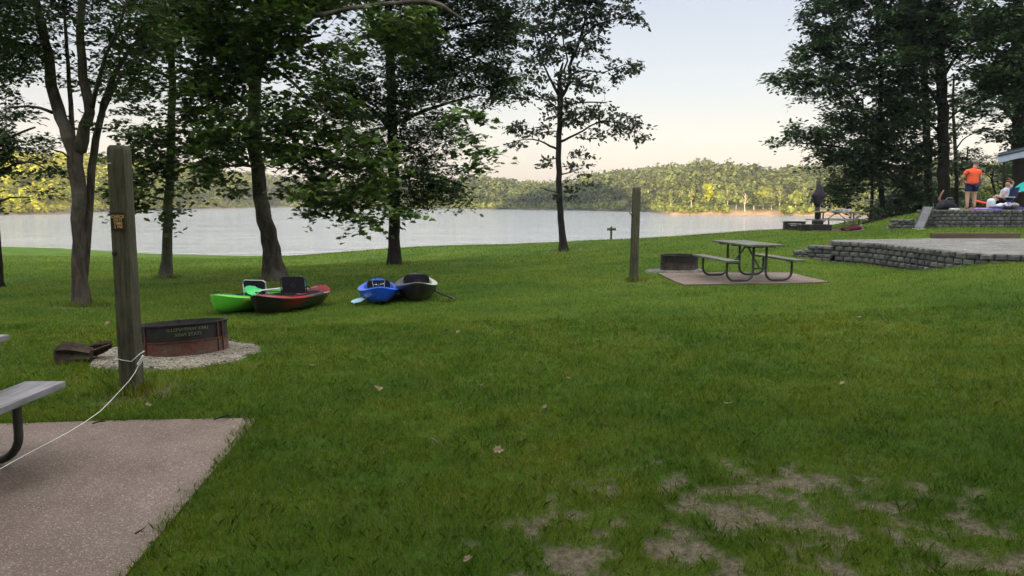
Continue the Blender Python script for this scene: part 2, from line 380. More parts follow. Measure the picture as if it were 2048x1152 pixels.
gb = np.repeat(np.interp(ub, [-350, 150, 420, 560], [1, 1, .45, 0]), 26 * 4).astype(np.float32); at = bd.attributes.new('gold', 'FLOAT', 'POINT'); at.data.foreach_set('value', gb)
for m_, cc_ in ((wm_, (.50, .48, .02)), (M['leaf_far'], (.6, .52, .05))):
    nt = m_.node_tree; b = nt.nodes['Principled BSDF']; src = b.inputs['Base Color'].links[0].from_socket; ga = N(nt, 'ShaderNodeAttribute', attribute_name='gold')
    c_ = mixc(nt, ga.outputs['Fac'], src, mixc(nt, .75, src, cc_)); nt.links.new(c_, b.inputs['Base Color'])
    if m_ is wm_: ta = N(nt, 'ShaderNodeAttribute', attribute_name='tint'); c_ = mixc(nt, 1.0, c_, ta.outputs['Fac'], 'MULTIPLY'); nt.links.new(c_, b.inputs['Base Color'])
    for q in nt.nodes:
        if q.type == 'BSDF_TRANSLUCENT': nt.links.new(c_, q.inputs['Color'])
# gold tint paints low sunlight into the leaf colour along the left shore
nt = wm_.node_tree
tag(link('far_woodland', wd, wm_), 'dense broadleaf forest covering the hills across the lake', 'woodland', kind='stuff')
tag(link('shore_brush', bd, M['leaf_far']), 'low sunlit scrub growing along the far waterline', 'scrub', kind='stuff')
# ------------------------------------------------------------------ trees one can tell apart on the far bank
def bank_tree(name, h, r, kind, seed):
    rg = np.random.default_rng(seed); e = empty(name)
    mb = MB(); top = h * (.95 if kind == 'dead' else .8)
    pts = [(0.12 * math.sin(k * 1.3 + seed), .1 * math.cos(k * 1.7), -0.5 + (top + .5) * k / 6) for k in range(7)]
    mb.tube(pts, [.2 * (1 - k / 7.5) for k in range(7)], 6)
    nbr = 14 if kind == 'dead' else 6
    for k in range(nbr):
        z = h * (.35 + .55 * k / nbr); a = k * 2.4; L = h * .22 * (1.15 - k / nbr)
        mb.tube([(0, 0, z), (math.cos(a) * L * .5, math.sin(a) * L * .5, z + L * .5), (math.cos(a) * L, math.sin(a) * L, z + L * 1.2)], [.08, .05, .02], 5)
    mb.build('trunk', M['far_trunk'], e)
    if kind != 'dead':
        nb = 5 if kind == 'slim' else 8
        zz = rg.uniform(.38, .93, nb) * h; rr_ = r * (1.15 - (zz / h - .3)) * rg.uniform(.6, 1, nb)
        an = rg.random(nb) * 6.28; k = r * .35
        c = crowns(np.cos(an) * k, np.sin(an) * k, zz, rr_ * .8, rr_ * (1.4 if kind == 'slim' else .9), 60, rg, .3)
        q = len(c) // 4
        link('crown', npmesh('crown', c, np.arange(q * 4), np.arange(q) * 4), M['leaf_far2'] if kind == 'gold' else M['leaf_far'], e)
    return e
protos = {'slim': [bank_tree('bank_tree', 8.5, 1.7, 'slim', 1), bank_tree('bank_tree', 7.5, 1.5, 'slim', 2)], 'round': [bank_tree('bank_tree', 8.0, 2.6, 'round', 3)],
          'gold': [bank_tree('bank_tree', 8.5, 2.7, 'gold', 4)], 'dead': [bank_tree('dead_tree', 7.0, 1.5, 'dead', 5)]}
used = set()
spots = [(1412, 'gold', 1.0, 'golden green tree standing out on the far bank above the reddish shore', 6),
         (1422, 'dead', 1.35, 'bare pale dead tree towering over the gold green tree on far bank', 34), (1487, 'dead', .9, 'pale leafless snag at the far waterline right of the golden tree', 5),
         (1262, 'round', 1.0, 'bright yellow green tree halfway up the far hillside above shaded woods', 45),
         (1745, 'dead', .8, 'small bare snag on the far bank seen below the right hand crowns', 5)]
GL = 'slim sunlit trees with pale trunks along the reddish far bank'
for k, uu in enumerate([1340, 1362, 1380, 1437, 1452, 1470, 1505, 1523, 1540, 1556, 1573, 1588, 1604, 1622, 1650, 1668, 1684]):
    spots.append((uu, 'round' if k % 4 == 3 else 'slim', .75 + .35 * ((k * 7) % 5) / 5, None, 5 + (k * 5) % 9))
for uu, kd, sc, lab, off_ in spots:
    p0 = protos[kd][int(uu) % len(protos[kd])]
    if id(p0) in used: e = copy_tree(p0)
    else: e = p0; used.add(id(p0))
    Dd = float(shoreD(uu)) + off_
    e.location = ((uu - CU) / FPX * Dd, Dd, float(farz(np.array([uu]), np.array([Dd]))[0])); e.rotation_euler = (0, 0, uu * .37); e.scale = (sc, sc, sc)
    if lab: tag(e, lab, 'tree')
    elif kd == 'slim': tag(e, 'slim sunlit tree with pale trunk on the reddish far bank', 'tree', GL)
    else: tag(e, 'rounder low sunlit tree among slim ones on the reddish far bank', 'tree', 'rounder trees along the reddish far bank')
# ------------------------------------------------------------------ wooded ridge behind the viewpoint (throws the evening shade)
bx = np.linspace(-700, 900, 260); by = np.linspace(-190, -30, 16)
BX, BY = np.meshgrid(bx, by)
prof = np.clip((-BY - 30) / 40, 0, 1) * np.clip((BY + 190) / 60, 0, 1)
RIDGE = lambda x: np.interp(x, [-700, -185, -165, -150, -110, -92, -72, 900], [22, 25, 60, 67, 68, 62, 36, 34])
BZ = prof * (RIDGE(BX) + 5 * (fbm(BX * .12, BY * .02, 4) - .5) * 2) + 1.0
co = np.stack([BX, BY, BZ], -1).reshape(-1, 3)
i = (np.arange(15)[:, None] * 260 + np.arange(259)[None]).ravel()
tag(link('wooded_hill', npmesh('wooded_hill', co, np.stack([i, i + 1, i + 261, i + 260], 1).ravel(), np.arange(len(i)) * 4, True),
         simple('wooded_hill', (.03, .05, .015), (.06, .09, .03), .3, .95, .5, .5)), kind='structure')
# ------------------------------------------------------------------ near trees
LEAF_MAPLE = np.array([(0, 0, 0), (.18, .30, .02), (.12, .52, .06), (.42, .34, .04), (.56, .50, .08), (.66, .22, .02), (1, 0, -.08), (.66, -.22, .02), (.56, -.50, .08), (.42, -.34, .04), (.12, -.52, .06), (.18, -.30, .02)])
LEAF_OVAL = np.array([(0, 0, 0), (.35, .27, .05), (.75, .2, .03), (1, 0, -.06), (.75, -.2, .03), (.35, -.27, .05)])
LEAF_Q = np.array([(0, 0, 0), (.45, .3, .04), (1, 0, -.04), (.5, -.3, .04)])
def leaves(pos, out, size, shape, rg, flat=.75):
    n = len(pos); nr = rg.normal(size=(n, 3)) * (1 - flat) * 1.6; nr[:, 2] += flat * 1.6
    nr /= np.linalg.norm(nr, axis=1)[:, None]
    ax = out * 1.0 + rg.normal(size=(n, 3)) * .6; ax[:, 2] -= .35
    ax -= nr * (ax * nr).sum(1)[:, None]; ax /= np.linalg.norm(ax, axis=1)[:, None] + 1e-9
    bx = np.cross(nr, ax); k = len(shape); s = size[:, None]
    co = np.stack([pos + (ax * x + bx * y + nr * z) * s for x, y, z in shape], 1).reshape(-1, 3)
    return co, k
def twigtube(mb_v, mb_f, pts, r0, r1, n=4):
    N_ = len(pts); b0 = len(mb_v)
    for i, p in enumerate(pts):
        t = (pts[min(i + 1, N_ - 1)] - pts[max(i - 1, 0)]); t = t / (np.linalg.norm(t) + 1e-9)
        a = np.array((0, 0, 1.)) if abs(t[2]) < .9 else np.array((1., 0, 0))
        x = np.cross(t, a); x /= np.linalg.norm(x); y = np.cross(t, x); r = r0 + (r1 - r0) * i / max(1, N_ - 1)
        for k in range(n):
            an = 6.2832 * k / n; mb_v.append(p + (x * math.cos(an) + y * math.sin(an)) * r)
    for i in range(N_ - 1):
        for k in range(n):
            mb_f.append((b0 + i * n + k, b0 + i * n + (k + 1) % n, b0 + (i + 1) * n + (k + 1) % n, b0 + (i + 1) * n + k))
def smooth_poly(pts, rs, step=.35):
    """Catmull-Rom through the points"""
    P_ = [np.array(p, float) for p in pts]; out = []; ro = []
    for i in range(len(P_) - 1):
        p0 = P_[max(i - 1, 0)]; p1 = P_[i]; p2 = P_[i + 1]; p3 = P_[min(i + 2, len(P_) - 1)]
        k = max(2, int(np.linalg.norm(p2 - p1) / step))
        for j in range(k):
            t = j / k
            out.append(.5 * ((2 * p1) + (-p0 + p2) * t + (2 * p0 - 5 * p1 + 4 * p2 - p3) * t * t + (-p0 + 3 * p1 - 3 * p2 + p3) * t ** 3))
            ro.append(rs[i] * (1 - t) + rs[i + 1] * t)
    out.append(P_[-1]); ro.append(rs[-1]); return out, ro
def tree(name, label, Y, limbs, blobs, bark, leafm, shape=LEAF_MAPLE, leaf=.13, spray=.45, per=42, dens=2.2, seed=1, group=None, cat='tree', twig=.011, flatspray=.3, gap=.44, drop=.35, foot=True, flat=.75, wf=.86):
    """limbs: lists of (u, v, dy, width_px) in photo terms at distance Y; blobs: (u, v, ru, rv, dy, density factor)"""
    rg = np.random.default_rng(seed)
    k = Y / FPX
    u0, v0 = limbs[0][0][:2]
    base = P(u0, v0, Y + limbs[0][0][2]); bz = gz1(base.x, base.y)
    e = empty(name, (base.x, base.y, bz), 0, label, cat, group)
    B = np.array((base.x, base.y, bz))
    tb = MB(); sk = []; skr = []
    for li, L in enumerate(limbs):
        pts = [np.array(P(a[0], a[1], Y + a[2])) for a in L]; rs = [a[3] * k * .5 * wf for a in L]
        if li == 0:
            pts[0][2] = bz - .15
        pts, rs = smooth_poly(pts, rs, .3)
        ph = rg.random() * 6
        if foot or li > 0:
            for q in range(1, len(pts)): pts[q] = pts[q] + rg.normal(size=3) * rs[q] * .12
        if li == 0 and foot:   # root flare
            for q in range(len(pts)):
                hgt = pts[q][2] - bz
                if hgt < 1.2: rs[q] *= 1 + .55 * math.exp(-max(hgt, 0) / .22)
        tb.tube([tuple(p - B) for p in pts], rs, 10 if max(rs) > .06 else 6)
        sk += pts[1:] if li == 0 else pts; skr += rs[1:] if li == 0 else rs
    # cluster centres
    cl = []
    for bl in blobs:
        bu, bv, ru, rv, dy = bl[:5]; df = bl[5] if len(bl) > 5 else 1
        c = np.array(P(bu, bv, Y + dy)); rx, rz = ru * k, rv * k; ry = max(.7, .8 * (rx + rz) / 2) if len(bl) < 7 else bl[6]
        n = max(3, int((4.3 if name in ('sycamore_tree', 'dense_tree', 'slender_tree') else 3.6) * dens * df * rx * rz / (spray * spray) * min(2.2, max(1, ry / 1.6))))
        d = rg.normal(size=(n * 2, 3)); d /= np.linalg.norm(d, axis=1)[:, None]; d *= rg.random((n * 2, 1)) ** (1 / 2.4)
        q = c + d * np.array((rx, ry, rz))
        gm_ = (vnoise(q[:, 0] * 1.1 + q[:, 1] * .7 + seed * 3.7, q[:, 2] * 1.5 + q[:, 1] * .5) > gap * .9) | (rg.random(len(q)) < .12)
        cl.append(q[gm_][:n])
    cl = np.concatenate(cl)
    skA = np.array(sk); skR = np.array(skr)
    dmin = np.array([np.min(np.linalg.norm(skA - c, axis=1)) for c in cl]); cl = cl[np.argsort(dmin)]
    cap = len(skA) + len(cl) * 12; SA = np.zeros((cap, 3)); SR = np.zeros(cap); SA[:len(skA)] = skA; SR[:len(skA)] = skR; ns = len(skA)
    zlo = min(c[2] for c in cl); hb = skA[:, 2].min()
    tv, tf = [], []; lp = []; lo = []; ls = []
    for c in cl:
        A_ = SA[:ns]; dv = c - A_; d = np.linalg.norm(dv, axis=1)
        cost = d + 1.6 * np.maximum(0, A_[:, 2] - c[2] - .15) + .8 * np.maximum(0, dv[:, 2] - d * .75) + (A_[:, 2] < hb + 1.0) * 5
        j = int(np.argmin(cost)); s0 = A_[j].copy(); L = d[j]
        m_ = max(3, min(10, int(L / .22)))
        mid = (s0 + c) / 2 + np.array((0, 0, .12 * L)) + rg.normal(size=3) * .07 * L
        ts = np.linspace(0, 1, m_)[:, None]
        pts = (1 - ts) ** 2 * s0 + 2 * ts * (1 - ts) * mid + ts ** 2 * c
        pts[1:-1] += rg.normal(size=(m_ - 2, 3)) * .02 * L
        r0 = min(SR[j] * .6, twig * (.5 + .55 * L)); r0 = max(r0, .004)
        twigtube(tv, tf, pts, r0, .0035)
        if L > .15:
            SA[ns:ns + m_ - 1] = pts[1:]; SR[ns:ns + m_ - 1] = np.linspace(r0, .0035, m_)[1:]; ns += m_ - 1
        dirv = c - s0; dirv[2] *= .3; dirv /= np.linalg.norm(dirv) + 1e-9
        # spray of small twigs
        for t_ in range(4):
            a = rg.normal(size=3); a[2] *= flatspray; a = a / np.linalg.norm(a) + dirv * .7; a /= np.linalg.norm(a)
            ln = spray * rg.uniform(.6, 1.25); e1 = c + a * ln - np.array((0, 0, drop * ln * .5))
            twigtube(tv, tf, np.array([c, (c + e1) / 2 + (0, 0, .05 * ln), e1]), .0045, .002, 3)
            kk = per // 4; tt = rg.random(kk) * 1.0 + .08
            pp = c + (e1 - c) * tt[:, None] + rg.normal(size=(kk, 3)) * np.array((.22, .22, .22 * flatspray + .04)) * spray
            lp.append(pp); lo.append(np.repeat(a[None], kk, 0)); ls.append(leaf * rg.uniform(.6, 1.2, kk))
    lp = np.concatenate(lp); lo = np.concatenate(lo); ls = np.concatenate(ls)
    co, kk = leaves(lp - B, lo, ls, shape, rg, flat)
    nl = len(lp)
    cr = link('crown', npmesh('crown', co, np.arange(nl * kk), np.arange(nl) * kk), leafm, e)
    tb.v += [tuple(p - B) for p in tv] if False else []
    base_i = len(tb.v); tb.v += [tuple(np.asarray(p) - B) for p in tv]; tb.f += [tuple(a + base_i for a in f) for f in tf]; tb.m += [0] * len(tf)
    me = bpy.data.meshes.new('trunk'); me.from_pydata(tb.v, [], tb.f); me.polygons.foreach_set('use_smooth', [True] * len(me.polygons)); me.update()
    link('trunk', me, bark, e)
    TREELOG.append((name, nl, len(cl)))
    return e
TREELOG = []
# A: forked tree on the left
tree('forked_tree', 'dark tree forking low into several thick stems, standing just left of the sign post', 13.8,
     [[(163, 612, 0, 36), (160, 560, 0, 33), (158, 480, 0, 31), (155, 400, 0, 33), (151, 330, 0, 35), (146, 292, 0, 36), (130, 255, .05, 28), (115, 215, .1, 28), (104, 170, .2, 25), (97, 110, .3, 22), (84, 50, .4, 20), (66, -20, .5, 17), (45, -130, .6, 12), (30, -260, .6, 6)],
      [(158, 300, 0, 34), (170, 255, -.1, 26), (180, 225, -.2, 23), (172, 180, -.2, 22), (164, 120, -.3, 19), (160, 60, -.4, 17), (166, -20, -.6, 14), (178, -160, -.8, 8)],
      [(146, 300, .1, 18), (144, 240, .3, 12), (138, 170, .4, 10), (134, 90, .5, 8), (126, 0, .6, 6)],
      [(166, 600, .05, 16), (170, 545, .08, 17), (174, 490, .1, 18), (178, 420, .15, 18), (183, 340, .2, 18), (192, 280, .2, 17), (204, 225, .2, 15), (212, 190, .1, 13), (232, 145, 0, 11), (262, 95, -.2, 9), (300, 50, -.4, 6), (330, -30, -.5, 4)],
      [(202, 232, .2, 12), (222, 190, .5, 10), (245, 145, .8, 8), (285, 105, 1.0, 6), (335, 80, 1.2, 4)],
      [(185, 215, -.2, 11), (195, 170, -.6, 10), (212, 110, -.9, 8), (235, 60, -1.2, 6), (255, 0, -1.5, 4)],
      [(104, 225, .1, 9), (80, 216, -.2, 7), (50, 212, -.4, 5), (12, 216, -.6, 3)],
      [(96, 130, .3, 9), (60, 95, .1, 7), (20, 80, -.2, 4), (-30, 60, -.3, 3)],
      [(142, 320, 0, 5), (125, 305, -.3, 4), (108, 300, -.5, 3), (85, 285, -.6, 2)]],
     [(60, 50, 120, 70, 0, 1.2), (190, 20, 140, 60, -.4, 1.2), (250, 120, 80, 60, -.2, .6), (40, 150, 80, 60, 0, .7), (140, 130, 90, 70, .4, .4), (300, 40, 80, 60, -.5, 1), (-60, 90, 90, 110, 0, 1),
      (30, 235, 70, 40, 0, .35), (270, 190, 60, 40, .4, .25), (100, -100, 260, 100, 0, 1.0, 3), (130, -240, 220, 90, 0, .8, 3), (225, 240, 35, 30, .2, .3)],
     M['bark'], M['leaf_b'], LEAF_OVAL, .1, .36, 44, 2.0, 21, wf=.82)
# B: slender pale trunk
tree('slender_tree', 'slender tree with straight pale grey trunk, directly right of the sign post', 22,
     [[(333, 556, 0, 26), (333, 500, 0, 23), (335, 440, 0, 21), (339, 380, 0, 20), (343, 300, 0, 18), (344, 200, 0, 17), (341, 100, 0, 15), (337, 0, 0, 13), (333, -140, 0, 10), (335, -300, 0, 5)],
      [(341, 330, 0, 8), (315, 300, -.5, 6), (280, 275, -1, 4), (245, 265, -1.2, 2)], [(336, 400, 0, 6), (310, 395, -.8, 5), (275, 385, -1.4, 3)],
      [(343, 250, 0, 9), (385, 225, -.6, 7), (430, 205, -1.2, 4)], [(343, 350, 0, 7), (375, 335, -.8, 5), (420, 330, -1.2, 3)], [(342, 160, 0, 9), (300, 130, .5, 6), (260, 110, 1, 4)]],
     [(300, 300, 65, 60, -.6, 1.1), (250, 340, 40, 60, -.6, .9), (290, 382, 70, 30, -1.2, 1.1), (385, 330, 60, 50, -.8, 1.1), (420, 230, 70, 90, -.6, .9), (280, 200, 60, 60, .3, .7), (270, 422, 50, 9, -1.5, .7), (350, 425, 35, 12, -1.4, .5),
      (340, 110, 110, 80, 0, 1.1), (350, 0, 130, 80, 0, 1.2), (430, 120, 70, 60, 0, 1), (340, -160, 160, 110, 0, 1, 3), (435, 375, 45, 20, -1, .6)],
     M['bark_pale'], M['leaf_a'], LEAF_MAPLE, .165, .5, 40, 2.1, 22)
# C: big leaning sycamore
tree('sycamore_tree', 'big leaning sycamore with wide flared base right behind the green and red kayaks', 20,
     [[(552, 560, 0, 58), (545, 520, 0, 50), (538, 480, 0, 45), (530, 440, 0, 42), (521, 390, 0, 38), (514, 330, 0, 36), (509, 270, 0, 35), (508, 200, 0, 33), (511, 130, 0, 31), (516, 50, 0, 28), (520, -60, 0, 22), (530, -200, 0, 15), (540, -340, 0, 7)],
      [(509, 150, 0, 20), (530, 118, -.2, 15), (560, 100, -.6, 11), (598, 80, -1, 9), (640, 70, -1.5, 6)],
      [(512, 140, 0, 14), (545, 140, -.5, 10), (580, 160, -1.2, 8), (620, 200, -1.8, 7), (665, 240, -2.4, 4)],
      [(513, 60, 0, 16), (570, 42, -1, 12), (640, 30, -2, 11), (720, 14, -3, 10), (800, 6, -3.8, 9), (868, 4, -4.3, 8), (900, 22, -4.6, 6), (930, 42, -5, 4)],
      [(510, 220, 0, 15), (470, 190, .5, 11), (430, 150, 1, 8), (380, 120, 1.4, 5)], [(512, 290, 0, 11), (560, 290, -1, 8), (620, 300, -1.8, 6), (680, 330, -2.4, 4)],
      [(514, 335, 0, 9), (480, 330, -.7, 6), (440, 335, -1.2, 4)], [(520, 20, 0, 15), (450, -20, .2, 11), (380, -40, .5, 7)]],
     [(450, 180, 90, 70, .3, 1), (440, 270, 70, 60, -.2, .9), (455, 335, 55, 40, -1, .9), (600, 120, 110, 70, -1, 1.1), (600, 230, 100, 70, -1.6, 1.0), (620, 310, 100, 50, -1.8, 1.0), (660, 380, 80, 40, -2.4, 1.0), (600, 350, 50, 30, -1.6, .8),
      (450, 50, 120, 60, 0, 1.2), (620, 30, 120, 50, -1.5, 1.2), (750, 50, 90, 50, -3, 1.0), (660, 414, 70, 14, -2.6, .8), (735, 434, 18, 7, -2.8, 1.0, .5), (790, 426, 30, 10, -3, .8, .6), (540, 260, 60, 60, -.6, .7), (740, 330, 60, 60, -2.6, .8),
      (530, -110, 260, 110, 0, 1.0, 3.5), (540, -260, 220, 100, 0, .9, 3.5), (960, 265, 26, 14, -4.8, 1.2, .5), (955, 310, 14, 16, -4.8, 1.0, .4), (940, 240, 18, 10, -4.8, .8, .4)],
     M['bark'], M['leaf_a'], LEAF_MAPLE, .17, .5, 44, 2.0, 23, wf=.76)
# D: dense dark tree
tree('dense_tree', 'dense dark crowned tree on the bank, its low boughs reaching right over the water', 27,
     [[(788, 529, 0, 30), (789, 490, 0, 27), (789, 430, 0, 26), (787, 350, 0, 25), (786, 270, 0, 24), (783, 180, 0, 22), (780, 90, 0, 20), (778, 0, 0, 17), (776, -140, 0, 12), (776, -280, 0, 6)],
      [(786, 260, 0, 14), (750, 225, -.5, 11), (705, 195, -1, 9), (680, 165, -1.4, 6)], [(786, 250, 0, 12), (840, 225, .5, 9), (900, 205, 1, 6), (960, 190, 1.2, 4)],
      [(787, 360, 0, 11), (830, 350, -.5, 8), (880, 355, -1, 6), (935, 375, -1.2, 4)], [(787, 330, 0, 10), (740, 320, -.5, 7), (700, 330, -1, 4)],
      [(781, 110, 0, 13), (850, 70, .5, 10), (930, 50, 1, 7), (1000, 40, 1.5, 5)], [(780, 80, 0, 12), (735, 30, -.3, 9), (700, -30, -.5, 5)],
      [(787, 390, 0, 9), (750, 400, -1, 6), (720, 415, -1.6, 3)]],
     [(780, 330, 90, 45, 0, 1.2), (865, 365, 85, 34, -.8, 1.5), (900, 385, 48, 22, -1, 1.2), (760, 390, 90, 28, -.8, 1.3), (720, 340, 70, 50, -.8, 1.0), (780, 240, 120, 70, 0, 1.2), (885, 262, 70, 30, .4, 1.0), (780, 130, 140, 80, 0, 1.3), (900, 130, 110, 70, .6, 1.3),
      (965, 185, 70, 36, 1, 1.1), (990, 70, 70, 80, 1.2, 1.4), (1020, 15, 60, 60, 1.3, 1.2), (870, 30, 120, 60, .4, 1.3), (700, 150, 80, 80, -.8, 1.1), (830, 398, 60, 20, -.6, 1.2), (780, 412, 55, 10, -.5, .9), (1000, 150, 45, 60, 1, 1), (855, 300, 60, 24, .3, .8), (690, 400, 40, 14, -1.4, .7),
      (800, -90, 240, 90, 0, 1.1, 4), (790, -230, 200, 80, 0, .9, 4)],
     M['bark_dark'], M['leaf_b'], LEAF_OVAL, .165, .55, 52, 2.1, 24)
# E: slim open tree in front of the sky
tree('open_tree', 'slim open crowned tree with leaves in layers, alone against the sky by the water', 34,
     [[(1128, 503, 0, 24), (1125, 470, 0, 19), (1120, 420, 0, 17), (1118, 360, 0, 16), (1117, 300, 0, 15), (1119, 240, 0, 15), (1120, 195, 0, 16), (1120, 165, 0, 12), (1121, 145, 0, 8), (1126, 125, 0, 5)],
      [(1120, 195, 0, 14), (1132, 182, 0, 9), (1140, 155, 0, 8), (1138, 135, .2, 8), (1148, 110, .2, 9), (1158, 85, .3, 8), (1168, 50, .3, 6), (1175, 10, .4, 5), (1185, -60, .4, 4), (1190, -120, .4, 2)],
      [(1118, 190, 0, 10), (1104, 165, -.2, 7), (1092, 140, -.3, 5), (1078, 110, -.3, 4), (1068, 60, -.3, 3)], [(1122, 150, 0, 6), (1135, 122, -.3, 5), (1128, 90, -.3, 4), (1120, 30, -.4, 3)],
      [(1118, 284, 0, 8), (1140, 275, -.2, 6), (1165, 262, -.4, 5), (1195, 245, -.6, 4), (1235, 245, -.8, 3), (1275, 262, -.9, 2)],
      [(1117, 300, 0, 7), (1100, 292, .3, 6), (1080, 282, .5, 4), (1050, 278, .7, 3), (1015, 288, .9, 2)], [(1118, 222, 0, 6), (1095, 200, .3, 4), (1062, 190, .4, 3), (1040, 178, .5, 2)],
      [(1158, 86, .3, 6), (1185, 55, 0, 5), (1215, 42, -.2, 4), (1255, 32, -.3, 3), (1292, 28, -.4, 2)], [(1119, 215, 0, 5), (1160, 205, -.4, 4), (1210, 205, -.6, 3)],
      [(1140, 150, .1, 6), (1170, 140, -.3, 5), (1205, 145, -.5, 3), (1260, 125, -.8, 2)], [(1118, 350, 0, 5), (1140, 345, -.3, 3), (1165, 335, -.4, 2)], [(1119, 385, 0, 4), (1100, 382, .2, 3), (1080, 375, .3, 2)]],
     [(1200, 232, 80, 16, -.6, 1.6), (1165, 212, 60, 14, -.4, 1.4), (1262, 248, 38, 14, -.8, 1.6), (1283, 270, 16, 9, -.9, 1.2), (1060, 262, 52, 16, .6, 1.7), (1020, 284, 22, 9, .8, 1.4), (1155, 358, 36, 32, -.3, 1.7), (1135, 388, 32, 12, -.2, 1.2), (1095, 384, 24, 10, .2, 1.3), (1160, 315, 24, 14, -.2, .9), (1100, 325, 16, 18, 0, .8),
      (1170, 168, 60, 20, -.3, 1.1), (1225, 135, 52, 14, -.6, 1.3), (1245, 150, 26, 14, -.6, 1), (1100, 115, 60, 40, -.2, 1.1), (1160, 90, 50, 40, 0, 1.0), (1080, 60, 56, 50, -.2, 1.3), (1150, 25, 80, 40, 0, 1.5), (1235, 28, 50, 20, -.3, 1.3), (1270, 34, 26, 10, -.4, 1), (1210, -20, 90, 40, 0, 1.4),
      (1120, -40, 110, 50, 0, 1.3), (1060, 195, 50, 16, .4, 1.2), (1080, 160, 40, 18, 0, .8), (1200, 185, 20, 10, -.4, .6), (1125, 225, 30, 18, 0, .9), (1190, 262, 50, 12, -.5, 1), (1118, 200, 26, 24, 0, .9), (1150, -120, 80, 60, 0, 1)],
     M['bark_dark'], M['leaf_c'], LEAF_OVAL, .2, .42, 30, 1.0, 25, flatspray=.22, gap=.35, drop=.7, flat=.6, wf=.72)
# left-edge tree, trunk just in frame
tree('leafy_tree', 'leafy green tree at the left edge, its boughs hanging in front of the yellow shore', 19,
     [[(-5, 572, 0, 26), (-9, 500, 0, 22), (-12, 420, 0, 21), (-14, 300, 0, 19), (-20, 150, 0, 16), (-24, 0, 0, 12), (-28, -120, 0, 6)],
      [(-12, 360, 0, 8), (25, 330, -.5, 6), (65, 325, -1, 4), (95, 340, -1.2, 2)], [(-13, 300, 0, 8), (30, 270, -.5, 6), (70, 255, -1, 4)], [(-11, 410, 0, 6), (20, 395, -.5, 4), (60, 395, -.8, 2)]],
     [(20, 290, 70, 40, -.3, 1.7), (50, 340, 55, 26, -.8, 1.5), (15, 350, 45, 40, -.3, 1.2), (75, 300, 30, 24, -.8, .6), (40, 385, 50, 16, -.6, .7), (20, 412, 36, 9, -.5, .6), (-60, 250, 90, 150, 0, 1), (20, 235, 60, 22, -.4, .5), (-40, 50, 120, 120, 0, 1)],
     M['bark_dark'], M['leaf_r'], LEAF_OVAL, .14, .42, 44, 2.0, 26)
# right-hand grove
tree('grove_tree', 'leaning green tree at the lakeside edge of the right hand grove', 38,
     [[(1768, 440, 0, 14), (1764, 400, 0, 12), (1758, 330, 0, 12), (1760, 240, 0, 11), (1762, 140, 0, 10), (1755, 40, 0, 8), (1750, -80, 0, 5)],
      [(1759, 270, 0, 7), (1710, 200, -.5, 6), (1650, 160, -1, 4), (1580, 150, -1.5, 2)], [(1758, 330, 0, 6), (1700, 300, -.5, 5), (1640, 290, -1, 4), (1580, 285, -1.5, 2)],
      [(1761, 160, 0, 6), (1710, 90, -.4, 5), (1660, 40, -.8, 3)], [(1758, 370, 0, 5), (1710, 370, -.5, 4), (1665, 375, -1, 2)], [(1760, 110, 0, 5), (1790, 50, .5, 4), (1820, 0, 1, 2)],
      [(1740, 445, 2, 8), (1744, 380, 2, 7), (1735, 300, 2, 6), (1725, 200, 2, 4)]],
     [(1640, 100, 46, 44, -.8, 1.7), (1600, 150, 46, 24, -1.2, 1.5), (1560, 160, 26, 12, -1.5, 1.3), (1650, 185, 60, 34, -.8, 1.5), (1710, 140, 60, 60, -.3, 1.3), (1660, 40, 50, 50, -.8, 1.4), (1700, 240, 60, 50, -.3, 1.3), (1625, 275, 50, 20, -1.2, 1.7), (1575, 285, 22, 9, -1.5, 1.5), (1590, 262, 25, 10, -1.5, 1.2),
      (1670, 310, 55, 30, -.8, 1.6), (1720, 350, 60, 44, -.4, 1.6), (1680, 385, 40, 22, -.8, 1.4), (1640, 340, 30, 16, -1, 1.2), (1735, 408, 40, 18, -.4, 1.2), (1760, 60, 60, 60, 0, 1.2), (1700, -40, 90, 60, 0, 1.3), (1730, -140, 90, 70, 0, 1.1), (1750, 290, 50, 60, 0, 1.4)],
     M['bark_dark'], M['leaf_r'], LEAF_OVAL, .24, .6, 46, 2.3, 31)
tree('grove_tree', 'thick dark trunk, tallest of the grove, rising left of the man in the orange shirt', 36,
     [[(1890, 425, 0, 30), (1888, 380, 0, 26), (1887, 300, 0, 24), (1884, 200, 0, 23), (1880, 100, 0, 22), (1876, 0, 0, 19), (1872, -140, 0, 12), (1870, -240, 0, 6)],
      [(1885, 220, 0, 9), (1850, 170, -.5, 7), (1810, 140, -1, 4)], [(1883, 160, 0, 9), (1915, 110, .4, 7), (1950, 80, .6, 4)], [(1886, 270, 0, 8), (1850, 240, .5, 5), (1820, 230, 1, 3)], [(1880, 60, 0, 9), (1840, 20, 0, 6), (1800, -10, 0, 4)], [(1886, 250, 0, 6), (1920, 220, 0, 4), (1945, 215, 0, 3)]],
     [(1820, 110, 60, 70, -.4, 1.3), (1830, 220, 60, 50, .4, 1.2), (1890, 60, 70, 60, 0, .9), (1820, 20, 70, 60, 0, 1.4), (1930, 60, 60, 60, .4, .9), (1925, 200, 36, 34, .4, .5), (1850, 300, 50, 40, .5, 1.1), (1870, -80, 120, 80, 0, 1.2), (1870, -190, 100, 70, 0, 1), (1915, 130, 40, 40, 0, .5)],
     M['bark_dark'], M['leaf_r'], LEAF_OVAL, .24, .6, 46, 2.3, 32)
